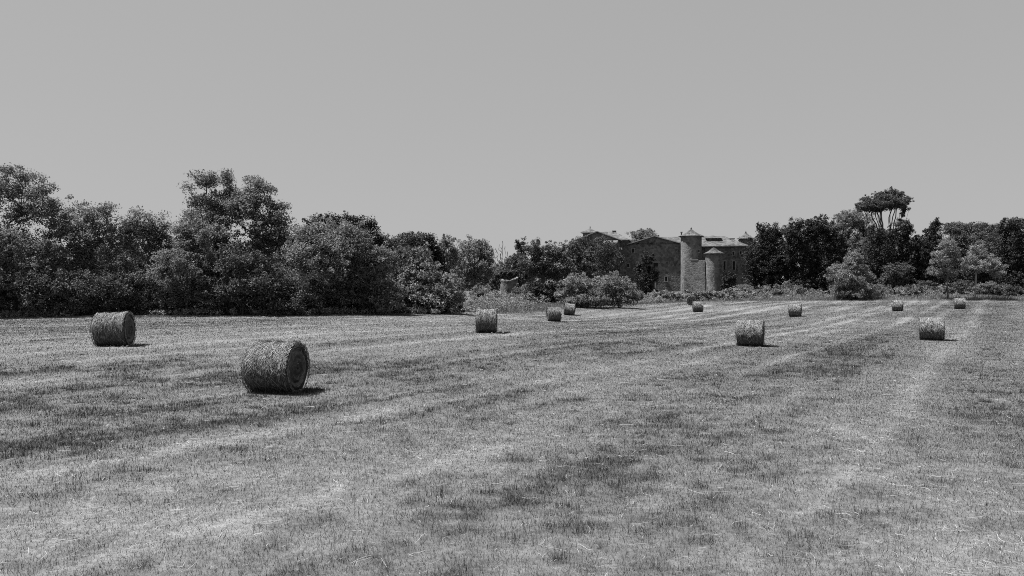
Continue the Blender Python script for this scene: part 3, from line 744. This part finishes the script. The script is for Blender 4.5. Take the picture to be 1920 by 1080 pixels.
plant('conifer', 'narrow black cypress with rounded tip on the right skyline', 'tree', 1748, 154, [(1752, 428, 11, 16), (1750, 450, 17, 22), (1738, 480, 20, 36), (1752, 505, 24, 36), (1730, 520, 22, 25)], leaf='leaf_dark', vert=1.7, size=.26, crad=.55, dens=1.25, r_base=.3, group=GR)
plant('broadleaf_tree', 'low rounded tree on the skyline behind the young trees', 'tree', 1800, 176, [(1787, 430, 24, 12), (1815, 428, 24, 12), (1800, 465, 40, 36), (1790, 510, 40, 30)], leaf='leaf_mid', size=.27, crad=.65, dens=1.0, r_base=.3, group=GR)
plant('broadleaf_tree', 'broad dark tree on the skyline beside the rightmost evergreen', 'tree', 1850, 178, [(1845, 430, 24, 14), (1868, 434, 16, 14), (1845, 470, 36, 36), (1850, 510, 40, 34)], leaf='leaf_mid', size=.27, crad=.65, dens=1.0, r_base=.3, group=GR)
plant('young_tree', 'slim pale young tree with straight thin trunk, left of its pair', 'tree', 1777, 132, [(1776, 462, 18, 14), (1764, 484, 20, 14), (1790, 482, 14, 16), (1762, 508, 20, 9), (1784, 512, 16, 9)], leaf='leaf_pale', size=.23, crad=.5, dens=.8, r_base=.13)
plant('young_tree', 'pale young tree with bare forking limbs, right of its pair', 'tree', 1828, 132.5, [(1836, 468, 18, 14), (1820, 488, 20, 12), (1856, 490, 18, 14), (1842, 500, 30, 11), (1812, 506, 10, 6), (1868, 514, 12, 6)], leaf='leaf_pale', bark='bark_pale', size=.23, crad=.5, dens=.7, r_base=.16)
plant('evergreen_tree', 'tall black evergreen at the right edge of the picture', 'tree', 1897, 147, [(1888, 428, 18, 18), (1912, 438, 20, 26), (1897, 478, 34, 44), (1880, 500, 22, 30), (1905, 525, 38, 24), (1940, 470, 30, 45)], leaf='leaf_dark', vert=1.7, size=.26, crad=.6, dens=1.15, r_base=.35, group=GR)
plant('evergreen_tree', 'black evergreen cut off by the right edge of the picture', 'tree', 1985, 148, [(1985, 450, 35, 30), (1985, 500, 45, 45)], leaf='leaf_dark', size=.25, crad=.6, dens=1.0, r_base=.35, group=GR)
GU = 'low scrub under the right hand trees'
k = 0
SCR = [(1764, 546, 16, 11, 'dark shrub left of the straight thin young tree', 'leaf_mid', 143), (1735, 540, 20, 14, 'dark low shrub at the foot of the narrow black cypress', 'leaf_mid', 145), (1800, 538, 24, 14, 'shrub between the two thin young trees', 'leaf_mid', 142),
       (1850, 542, 22, 13, 'shrub right of the forking young tree', 'leaf', 140), (1900, 545, 26, 13, 'shrub in front of the rightmost black evergreen', 'leaf_mid', 138),
       (1640, 545, 16, 11, 'small shrub right of the pale field edge bush', 'leaf', 138), (1705, 546, 18, 10, 'low shrub right of the round glossy bush', 'leaf', 137),
       (1500, 548, 15, 13, 'pale rounded shrub under the widest black evergreen', 'leaf_pale', 140), (1450, 545, 18, 11, 'glossy shrub below the evergreen beside the rear tower', 'leaf', 141),
       (1524, 553, 5, 9, 'small pointed sapling before the black evergreens, left of its twin', 'leaf_pale', 138), (1539, 553, 5, 8, 'small pointed sapling before the black evergreens, right of its twin', 'leaf_pale', 138),
       (1392, 541, 18, 8, 'pale mounded shrub right of the ball bush', 'leaf_pale', 146), (1480, 542, 12, 14, 'thin pale shrub between the two widest black evergreens', 'leaf', 143),
       (930, 560, 30, 14, 'pale scrub below the ruined turret', 'leaf_pale', 104), (985, 552, 26, 18, 'scrub right of the ruined turret', 'leaf', 103), (900, 548, 20, 14, 'scrub right of the large pale round bush', 'leaf_pale', 108)]
for px, py, rx, ry, lab, lf, Z in SCR:
    plant('shrub', lab, 'shrub', px, Z, [(px, py, rx, ry), (px + rx * .5, py + ry * .4, rx * .6, ry * .7), (px - rx * .5, py + ry * .5, rx * .6, ry * .6)], leaf=lf, size=.2, crad=.36, dens=.9, r_base=.05, group=GU if px > 1300 else 'scrub round the ruined turret')
# hedge in front of the castle
hl = []
gh = rng(71)
for px in range(1196, 1432, 9):
    dz = (px - 1310) * .055
    for q in range(3):
        pp = px + gh.uniform(-5, 5)
        hl.append((CX + (pp - CX) * (130 + dz) / 130, CY + CAMZ * 0 + (557 - (px - 1196) * .02 - CY + gh.uniform(-6, 5)) , 7, 6 + gh.uniform(-1, 2), dz + gh.uniform(-1, 1)))
plant('hedge', 'long low overgrown hedge in front of the castle walls', 'hedge', 1310, 130, hl, leaf='leaf_pale', size=.3, crad=.35, dens=.7, r_base=.05, crown='foliage', top=.6, nb=6)

# woods that read as one mass behind the tree line
def wood(name, label, px0, px1, Z0, Z1, py, n, leaf, size, seed):
    g = rng(seed)
    u = g.uniform(0, 1, n); Zs = g.uniform(Z0, Z1, n); px = px0 + (px1 - px0) * u
    x = at(px, Zs)
    topz = zat(py, Zs) - 1.2 * fbm(px * .03, Zs * .3, seed, 3) * 2
    hz = Hs(x, Zs)
    z = hz + (topz - hz) * g.uniform(0, 1, n) ** .8
    C = np.stack([x, Zs, z], 1)
    V, Fc = leaves(C, 1.0, 26, size, g)
    tag(link(name, mesh_np(name, V, [Fc], M[leaf])), label, 'woodland', kind='stuff')
wood('woodland', 'dark wood behind the left tree line', -250, 800, 71, 84, 452, 4200, 'leaf_mid', .42, 61)
wood('woodland', 'dark wood behind the right hand trees', 1390, 2150, 196, 212, 438, 3000, 'leaf_dark', .55, 62)
wood('woodland', 'distant wood seen between the middle trees and the castle', 820, 1390, 196, 212, 492, 1500, 'leaf_mid', .55, 63)

g = rng(64)
n = 2600
px = g.uniform(-250, 868, n); Zs = np.interp(px, _epx, _eZ) + .5 + g.uniform(0, 1, n) ** 1.5 * 5
x = at(px, Zs); C = np.stack([x, Zs, Hs(x, Zs) + g.uniform(0, 1, n) ** 1.6 * (.3 + 1.6 * fbm(px * .03, Zs * .5, 65, 3)) * np.clip((Zs - np.interp(px, _epx, _eZ)) / 2, .3, 1)], 1)
V, Fc = leaves(C, .4, 24, .17, g)
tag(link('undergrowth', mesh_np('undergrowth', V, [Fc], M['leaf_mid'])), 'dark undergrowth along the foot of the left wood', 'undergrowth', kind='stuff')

g = rng(66)
n = 5200
px = g.uniform(880, 2050, n); e = np.interp(px, _epx, _eZ)
Zs = e + 1.5 + g.uniform(0, 1, n) * np.interp(px, [880, 1000, 1190, 1330, 1450, 2000], [24, 18, 6, 6, 16, 16])
x = at(px, Zs); cl = fbm(x * .35, Zs * .22, 67, 3)
k = cl > g.uniform(.42, .62, n)
x, Zs, cl, px = x[k], Zs[k], cl[k], px[k]
hh = np.interp(px, [880, 1150, 1190, 1340, 1420, 2050], [1.3, 1.1, .5, .5, 1.5, 1.7])
C = np.stack([x, Zs, Hs(x, Zs) + .1 + g.uniform(0, 1, len(x)) * hh * np.clip((cl - .4) * 4, .15, 1.3)], 1)
pl = g.uniform(-200, 885, 1500); Zl = np.interp(pl, _epx, _eZ) - .5 + g.uniform(0, 1, 1500) * 1.3; xl = at(pl, Zl)
kl = fbm(xl * .6, Zl * .5, 69, 3) > g.uniform(.47, .62, 1500)
Cl = np.stack([xl, Zl, Hs(xl, Zl) + g.uniform(.02, .45, 1500)], 1)[kl]
C = np.concatenate([C, Cl])
V, Fc = leaves(C, .33, 18, .2, g)
tag(link('tall_weeds', mesh_np('tall_weeds', V, [Fc], M['leaf_pale'])), 'rough leafy weeds in the verge beyond the mown field', 'weeds', kind='stuff')

# ------------------------------------------------------------------ buildings
class MB:
    def __init__(s): s.v = []; s.f = []; s.m = []
    def q(s, pts, m=0):
        b = len(s.v); s.v += [tuple(p) for p in pts]; s.f.append(tuple(range(b, b + len(pts)))); s.m.append(m)
    def box(s, x0, x1, y0, y1, z0, z1, m=0):
        c = [(x, y, z) for z in (z0, z1) for y in (y0, y1) for x in (x0, x1)]
        for f in ((0, 2, 3, 1), (4, 5, 7, 6), (0, 1, 5, 4), (2, 6, 7, 3), (0, 4, 6, 2), (1, 3, 7, 5)):
            s.q([c[i] for i in f], m)
    def wall(s, x0, x1, y, z0, z1, holes=(), t=.35, m=0, mr=0):
        """front wall at y facing -y with real openings"""
        xs = sorted({x0, x1, *[h[0] for h in holes], *[h[1] for h in holes]}); zs = sorted({z0, z1, *[h[2] for h in holes], *[h[3] for h in holes]})
        for a, b in zip(xs, xs[1:]):
            for c, d in zip(zs, zs[1:]):
                mx, mz = (a + b) / 2, (c + d) / 2
                if any(h[0] < mx < h[1] and h[2] < mz < h[3] for h in holes): continue
                s.q([(a, y, c), (b, y, c), (b, y, d), (a, y, d)], m)
        for a, b, c, d in holes:
            s.q([(a, y, c), (a, y + t, c), (b, y + t, c), (b, y, c)], mr); s.q([(a, y, d), (b, y, d), (b, y + t, d), (a, y + t, d)], mr)
            s.q([(a, y, c), (a, y, d), (a, y + t, d), (a, y + t, c)], mr); s.q([(b, y, c), (b, y + t, c), (b, y + t, d), (b, y, d)], mr)
    def slab(s, pts, th=.16, m=0, me=1):
        """roof plane with thickness, pts counter-clockwise seen from above"""
        lo = [(p[0], p[1], p[2] - th) for p in pts]
        s.q(pts, m); s.q(lo[::-1], me)
        for i in range(len(pts)):
            j = (i + 1) % len(pts); s.q([lo[i], lo[j], pts[j], pts[i]], me)
    def build(s, name, mats, parent, smooth=False):
        me = bpy.data.meshes.new(name); me.from_pydata(s.v, [], s.f)
        for m in mats: me.materials.append(m)
        me.polygons.foreach_set('material_index', s.m)
        me.polygons.foreach_set('use_smooth', [smooth] * len(s.f)); me.update()
        return link(name, me, parent)

def window(parent, x0, x1, y, z0, z1, name='window', sill=True, surround=.16, mat='void', lintel=False):
    b = MB()
    b.box(x0 + .002, x1 - .002, y + .24, y + .30, z0 + .002, z1 - .002, 0)
    if surround:
        s = surround
        b.box(x0 - s, x0, y - .04, y + .1, z0, z1, 1); b.box(x1, x1 + s, y - .04, y + .1, z0, z1, 1)
        b.box(x0 - s, x1 + s, y - .05, y + .1, z1, z1 + s, 1)
        if sill: b.box(x0 - s - .05, x1 + s + .05, y - .12, y + .1, z0 - .14, z0, 1)
    if lintel: b.box(x0 - .5, x1 + .5, y - .1, y + .1, z1 + .01, z1 + .24, 1)
    return b.build(name, [M[mat], M['stone_trim']], parent)

def tower(parent, name, cx, cy, r, z0, z1, zap, over, zfin, mat='stone_pale', holes=()):
    sg = 40
    V = []; zs = np.linspace(z0, z1, 14); t = np.linspace(0, 2 * np.pi, sg, endpoint=False)
    g = rng(int(abs(cx * 100)) + 3)
    for i, z in enumerate(zs):
        rr = r * (1.03 - .03 * min(1, i / 4)) * (1 + g.normal(0, .004, sg))
        V.append(np.stack([cx + rr * np.cos(t), cy + rr * np.sin(t), np.full(sg, z)], 1))
    # corbelled top course
    for dr, dz in ((.12, 0), (.12, .22), (-.2, .22)):
        V.append(np.stack([cx + (r + dr) * np.cos(t), cy + (r + dr) * np.sin(t), np.full(sg, z1 + dz)], 1))
    V = np.concatenate(V); nrow = len(V) // sg
    ii = np.arange(nrow * sg).reshape(nrow, sg)
    q = np.stack([ii[:-1], np.roll(ii[:-1], -1, 1), np.roll(ii[1:], -1, 1), ii[1:]], -1).reshape(-1, 4)
    o = link(name, mesh_np(name, V, [q], M[mat], True), parent)
    # tiled roof, gently concave, ribbed by the tile rows
    rz0 = z1 + .2
    V = []; nr = 12
    for i in range(nr):
        f = i / (nr - 1)
        rr = (r + over) * (1 - f) + .03
        z = rz0 + (zap - rz0) * (f - .10 * math.sin(math.pi * f))
        wob = 1 + .035 * np.cos(t * 20) * (1 if i % 2 else .6)
        V.append(np.stack([cx + rr * wob * np.cos(t), cy + rr * wob * np.sin(t), np.full(sg, z) + g.normal(0, .02, sg)], 1))
    V.append(np.stack([cx + (r - .1) * np.cos(t), cy + (r - .1) * np.sin(t), np.full(sg, rz0 - .04)], 1))
    V = np.concatenate(V); nrow = nr
    ii = np.arange(nrow * sg).reshape(nrow, sg)
    q = np.stack([ii[:-1], np.roll(ii[:-1], -1, 1), np.roll(ii[1:], -1, 1), ii[1:]], -1).reshape(-1, 4)
    last = np.arange(sg) + nr * sg
    q2 = np.stack([last, np.roll(last, -1), np.roll(ii[0], -1), ii[0]], -1)
    link('tower_roof', mesh_np('tower_roof', V, [q, q2], M['tile'], False), o)
    b = MB(); b.box(cx - .09, cx + .09, cy - .09, cy + .09, zap - .1, zap + (zfin - zap) * .55); b.box(cx - .16, cx + .16, cy - .16, cy + .16, zap + .02, zap + .14)
    b.box(cx - .045, cx + .045, cy - .045, cy + .045, zap + (zfin - zap) * .55, zfin)
    b.build('finial', [M['wood']], o)
    return o

# local frame: x across (metres at the castle's distance), -y towards the viewer, origin under the big tower
CZ = 160.0; CPX = 1296
ccx = at(CPX, CZ)
caz = math.atan2(CPX - CX, F)
DIST = CZ / math.cos(caz)
def building(name, label, cat):
    return thing(name, label, cat, (ccx, CZ, 0), -caz)
S = DIST / F * math.cos(caz)               # metres per pixel across, close enough over the building
def lx(px, d=0):                           # local x of a picture column at depth offset d
    a = math.atan2(px - CX, F) - caz
    return (DIST + d) * math.tan(a)
def lz(px, py, d=0):
    a = math.atan2(px - CX, F)
    fwd = (DIST + d) / math.cos(a - caz) * math.cos(a)
    return CAMZ - (py - CY) * fwd / F
ZB = Hf(ccx, CZ) - .6

castle = building('castle', 'stone castle with round towers and tiled roofs behind the hay field', 'castle')
# --- gabled hall
d0 = 0.6
x0, x1 = lx(1176, d0), lx(1280, d0); xa = lx(1227, d0)
ze0, ze1, za = lz(1176, 459, d0), lz(1280, 458, d0), lz(1227, 443.5, d0)
ze = (ze0 + ze1) / 2
def hole(px, py, wpx, hpx, d): return (lx(px - wpx / 2, d), lx(px + wpx / 2, d), lz(px, py + hpx / 2, d), lz(px, py - hpx / 2, d))
hs = [hole(1187, 470, 4.6, 7.5, d0), hole(1223, 535, 9, 19, d0), hole(1249, 523, 4, 9, d0), hole(1229.5, 496, 8, 7, d0), hole(1186, 533, 4, 9, d0), hole(1174.0 + 4, 498, 4, 6, d0), hole(1250.5, 492.5, 2, 3, d0), hole(1226, 456, 1.6, 2.2, d0)]
b = MB()
b.wall(x0, x1, d0, ZB, ze, hs)
b.q([(x0, d0, ze), (x1, d0, ze), (xa, d0, za)])
D = 13
b.q([(x0, d0, ZB), (x0, d0, ze), (x0, d0 + D, ze), (x0, d0 + D, ZB)]); b.q([(x1, d0, ZB), (x1, d0 + D, ZB), (x1, d0 + D, ze), (x1, d0, ze)])
b.q([(x1, d0 + D, ZB), (x0, d0 + D, ZB), (x0, d0 + D, ze), (x1, d0 + D, ze)]); b.q([(x1, d0 + D, ze), (x0, d0 + D, ze), (xa, d0 + D, za)])
hall = b.build('gabled_hall', [M['stone']], castle)
b = MB(); ov = .45; sl = (za - ze) / (xa - x0); sr = (za - ze) / (x1 - xa)
b.slab([(x0 - ov, d0 - ov, ze - ov * sl + .18), (xa, d0 - ov, za + .18), (xa, d0 + D, za + .18), (x0 - ov, d0 + D, ze - ov * sl + .18)][::-1])
b.slab([(xa, d0 - ov, za + .178), (x1 + ov, d0 - ov, ze - ov * sr + .178), (x1 + ov, d0 + D, ze - ov * sr + .178), (xa, d0 + D, za + .178)][::-1])
b.box(xa - .14, xa + .14, d0 - ov - .02, d0 + D, za + .12, za + .26, 1)
b.build('roof', [M['tile'], M['tile_edge']], hall)
for i, h in enumerate(hs):
    if i == 1: window(hall, *h[:2], d0, *h[2:], name='door', sill=False, surround=.3, mat='wood')
    elif i == 3: window(hall, *h[:2], d0, *h[2:], sill=False, surround=0, lintel=True)
    elif i >= 6: window(hall, *h[:2], d0, *h[2:], surround=0)
    else: window(hall, *h[:2], d0, *h[2:])
# --- wing behind, roof facing the viewer
d1 = 8.0; dr = 13.0
wx0, wx1 = lx(1222, d1), lx(1399, d1)
we = lz(1330, 461.5, d1); wr = lz(1300, 443.5, dr)
hs = [hole(1376, 498, 4, 16, d1), hole(1358.5, 498, 3.5, 16, d1), hole(1375, 475, 3, 6, d1), hole(1389, 474, 3, 6, d1)]
b = MB()
b.wall(wx0, wx1, d1, ZB, we, hs)
b.q([(wx1, d1, ZB), (wx1, d1 + 10, ZB), (wx1, d1 + 10, we), (wx1, d1, we)]); b.q([(wx1, d1 + 10, ZB), (wx0, d1 + 10, ZB), (wx0, d1 + 10, we), (wx1, d1 + 10, we)])
b.q([(wx0, d1 + 10, ZB), (wx0, d1, ZB), (wx0, d1, we), (wx0, d1 + 10, we)])
wing = b.build('long_wing', [M['stone']], castle)
b = MB()
hx = lx(1358, dr)
b.slab([(wx0, d1 - .5, we + .05), (wx1 + .5, d1 - .5, we + .05), (hx, dr, wr), (wx0, dr, wr)])
b.slab([(wx1 + .5, d1 - .5, we + .052), (wx1 + .5, d1 + 10.5, we + .052), (hx, dr, wr + .002)])
b.slab([(wx1 + .5, d1 + 10.5, we + .05), (wx0, d1 + 10.5, we + .05), (wx0, dr, wr), (hx, dr, wr)])
b.build('roof', [M['tile'], M['tile_edge']], wing)
for i, h in enumerate(hs): window(wing, *h[:2], d1, *h[2:], surround=.22 if i < 2 else .14)
def roof_block(p0, p1, yt, yb, d, dep, cap, name):
    b = MB(); a0, a1 = lx(p0, d), lx(p1, d); zt, zb = lz(p0, yt, d), lz(p0, yb, d)
    b.box(a0, a1, d, d + dep, zb, zt, 0)
    if cap:
        m = (a0 + a1) / 2
        o = .25
        ap = (a0 + (a1 - a0) * .42, d + dep / 2, zt + .75)
        c = [(a0 - o, d - o, zt + .003), (a1 + o, d - o, zt + .003), (a1 + o, d + dep + o, zt + .003), (a0 - o, d + dep + o, zt + .003)]
        for i in range(4): b.slab([c[i], c[(i + 1) % 4], ap], .1, 1, 1)
    else:
        b.box(a0 - .1, a1 + .1, d - .1, d + dep + .1, zt + .002, zt + .16, 2)
    return b.build(name, [M['stone'], M['tile'], M['stone_trim']], wing)
roof_block(1325, 1351, 446.5, 463, 10.2, 3.2, True, 'roof_turret')
roof_block(1368.5, 1377, 448, 463, 11, 1.3, False, 'chimney')
roof_block(1276.5, 1279, 436, 450, 11, .5, False, 'chimney')
# --- towers
ztb = lz(1296, 442.5, 0)
big = tower(castle, 'round_tower', 0, 0.2, (lx(1316.6) - lx(1277.2)) / 2, ZB, ztb - .25, lz(1296, 429.3), .48, lz(1296, 425.5))
window(big, lx(1309), lx(1311.5), -1.84, lz(1310, 474), lz(1310, 469), surround=.06)
d2 = -2.4
sx = lx(1338.6, d2)
small = tower(castle, 'round_tower', sx, d2, (lx(1354.8, d2) - lx(1322.4, d2)) / 2, ZB, lz(1339, 475.5, d2) - .2, lz(1339, 463, d2), .36, lz(1339, 461.5, d2))
d3 = 12.5
rear = tower(castle, 'round_tower', lx(1398.5, d3), d3, (lx(1411, d3) - lx(1386, d3)) / 2, ZB, lz(1400, 447.8, d3) - .2, lz(1400, 436, d3), .55, lz(1400, 433, d3), mat='stone')
window(rear, lx(1388.6, d3), lx(1391.6, d3), d3 - 1.32, lz(1390, 460, d3), lz(1390, 453, d3), surround=.1)
# --- curtain wall between the towers
d4 = -2.6
cw_o = link('curtain_wall', None, castle)
def cwall(px0, px1, da, db, z0, z1, th, name, mat, parent=None):
    b = MB(); a0, a1 = lx(px0, da), lx(px1, db)
    lo = [(a0, da, z0), (a1, db, z0), (a1, db + th, z0), (a0, da + th, z0)]; hi = [(p[0], p[1], z1) for p in lo]
    b.q(lo[::-1]); b.q(hi)
    for i in range(4): b.q([lo[i], lo[(i + 1) % 4], hi[(i + 1) % 4], hi[i]])
    return b.build(name, [M[mat]], parent)
bpy.data.objects.remove(cw_o)
zm = lz(1300, 518, d4)
cw = cwall(1282, 1322.5, -2.1, -3.3, ZB, zm, .7, 'curtain_wall', 'stone_pale', castle)
cwall(1284, 1321.5, -1.9, -3.05, zm + .003, lz(1300, 488, d4), .45, 'upper_wall', 'stone_pale', cw)
cwall(1294, 1309, -2.3, -2.72, lz(1300, 488, d4) + .003, lz(1300, 487, d4) + .06, .4, 'coping', 'stone_trim', cw)
for px in (1299, 1326):
    b = MB(); b.box(lx(px - .6, d4), lx(px + .6, d4), -3.55, -3.4, ZB, lz(px, 537, d4)); b.build('post', [M['wood']], cw)

# --- farmhouse left of the castle
farm = building('farmhouse', 'old stone farmhouse half hidden by trees, left of the castle gable', 'house')
d5 = -4.0
x0, x1, xa = lx(1080, d5), lx(1160, d5), lx(1120, d5)
ze, za = lz(1158, 449, d5), lz(1120, 434.5, d5)
hs = [hole(1108, 500, 4, 8, d5), hole(1145, 505, 4, 8, d5), hole(1145, 470, 3, 6, d5)]
b = MB(); D = 8
b.wall(x0, x1, d5, ZB, ze, hs); b.q([(x0, d5, ze), (x1, d5, ze), (xa, d5, za)])
b.q([(x0, d5, ZB), (x0, d5, ze), (x0, d5 + D, ze), (x0, d5 + D, ZB)]); b.q([(x1, d5, ZB), (x1, d5 + D, ZB), (x1, d5 + D, ze), (x1, d5, ze)])
fb = b.build('gabled_block', [M['stone']], farm)
b = MB(); sl = (za - ze) / (xa - x0)
b.slab([(x0 - ov, d5 - ov, ze - ov * sl + .15), (xa, d5 - ov, za + .15), (xa, d5 + D, za + .15), (x0 - ov, d5 + D, ze - ov * sl + .15)][::-1])
b.slab([(xa, d5 - ov, za + .148), (x1 + ov, d5 - ov, ze - ov * sl + .148), (x1 + ov, d5 + D, ze - ov * sl + .148), (xa, d5 + D, za + .148)][::-1])
b.build('roof', [M['tile'], M['tile_edge']], fb)
for h in hs: window(fb, *h[:2], d5, *h[2:])
d6 = 0.0; dr = 4.5
x0, x1 = lx(1110, d6), lx(1175.6, d6); we = lz(1170, 449.5, d6); wr = lz(1140, 434.5, dr)
b = MB(); b.box(x0, x1, d6, d6 + 9, ZB, we)
rb = b.build('rear_block', [M['stone']], farm)
b = MB(); hx = lx(1153, dr)
b.slab([(x0, d6 - .4, we + .05), (x1 + .5, d6 - .4, we + .05), (hx, dr, wr), (x0, dr, wr)])
b.slab([(x1 + .5, d6 - .4, we + .052), (x1 + .5, d6 + 9.4, we + .052), (hx, dr, wr + .002)])
b.slab([(x1 + .5, d6 + 9.4, we + .05), (x0, d6 + 9.4, we + .05), (x0, dr, wr), (hx, dr, wr)])
b.build('roof', [M['tile'], M['tile_edge']], rb)
b = MB(); b.box(lx(1148.5, dr), lx(1155, dr), dr - .4, dr + .5, wr - 1.0, lz(1150, 433.3, dr)); b.box(lx(1148, dr), lx(1155.5, dr), dr - .5, dr + .6, lz(1150, 433.3, dr) + .002, lz(1150, 432.6, dr))
b.build('chimney', [M['stone']], rb)
d7 = -1.0
x0, x1 = lx(1093, d7), lx(1117, d7); zt = lz(1100, 435.5, d7)
b = MB(); b.box(x0, x1, d7, d7 + (x1 - x0), ZB, zt)
pv = b.build('square_tower', [M['stone']], farm)
b = MB(); o_ = .45; m = (x0 + x1) / 2; ap = (m, d7 + (x1 - x0) / 2, lz(1105, 427.3, d7))
c = [(x0 - o_, d7 - o_, zt), (x1 + o_, d7 - o_, zt), (x1 + o_, d7 + (x1 - x0) + o_, zt), (x0 - o_, d7 + (x1 - x0) + o_, zt)]
for i in range(4): b.slab([c[i], c[(i + 1) % 4], ap], .14)
b.build('tower_roof', [M['tile'], M['tile_edge']], pv)
b = MB(); b.box(m - .08, m + .08, ap[1] - .08, ap[1] + .08, ap[2] - .1, ap[2] + .4); b.build('finial', [M['wood']], pv)
b = MB(); x0, x1 = lx(1134, -5.5), lx(1155, -5.5)
b.box(x0, x1, -5.4, d5 - .01, ZB, lz(1140, 455, -5.5))
ln = b.build('lean_to', [M['stone']], farm)
b = MB(); b.slab([(x0 - .3, -5.8, lz(1140, 454.5, -5.5)), (x1 + .3, -5.8, lz(1140, 454.5, -5.5)), (x1 + .3, d5 - .02, lz(1140, 449, -5.5)), (x0 - .3, d5 - .02, lz(1140, 449, -5.5))])
b.build('roof', [M['tile'], M['tile_edge']], ln)

# --- ruined turret among the scrub
Z = 116.0
tx0 = at(955.5, Z); zb = Hf(tx0, Z) - .3
ruin = thing('ruined_turret', 'small round ruined stone turret with broken rim and ivy', 'ruin', (tx0, Z, 0))
sg = 36; r = 16 * Z / F
t = np.linspace(0, 2 * np.pi, sg, endpoint=False); g = rng(88)
rim = zat(525, Z) + .12 * np.cos(t - .3) + g.normal(0, .05, sg) + np.where(np.abs(t - .3) < .6, .18, 0) - .25 * np.exp(-((t - 4.6) / .9) ** 2)
rows = []
for f in np.linspace(0, 1, 8):
    rows.append(np.stack([r * np.cos(t) * (1 + g.normal(0, .006, sg)), r * np.sin(t), zb + (rim - zb) * f], 1))
for dr_, dz in ((.05, .0), (.05, .22), (-.25, .26), (-.3, -2.4)):
    rows.append(np.stack([(r + dr_) * np.cos(t), (r + dr_) * np.sin(t), rim + dz + g.normal(0, .03, sg)], 1))
V = np.concatenate(rows); nrow = len(rows)
ii = np.arange(nrow * sg).reshape(nrow, sg)
q = np.stack([ii[:-1], np.roll(ii[:-1], -1, 1), np.roll(ii[1:], -1, 1), ii[1:]], -1).reshape(-1, 4)
mi = np.repeat([0] * 7 + [1] * 3 + [0], sg)
link('wall', mesh_np('ruin_wall', V, [q], [M['stone'], M['stone_pale']], False, mi=mi), ruin)
C = []
for cx, cy, rx, ry in [(928, 530, 10, 14), (920, 540, 10, 10), (950, 511, 16, 6), (965, 513, 10, 7), (936, 516, 8, 5), (975, 528, 8, 16), (968, 545, 9, 7), (955, 550, 14, 4)]:
    d = norm(g.normal(0, 1, (40, 3))) * g.uniform(.4, 1, (40, 1))
    C.append(d * np.array([rx, rx * .8, ry]) * Z / F + np.array([at(cx, Z) - tx0, .8, zat(cy, Z)]))
V, Fc = leaves(np.concatenate(C), .35, 24, .26, g)
link('ivy', mesh_np('ruin_ivy', V, [Fc], M['leaf_mid']), ruin)
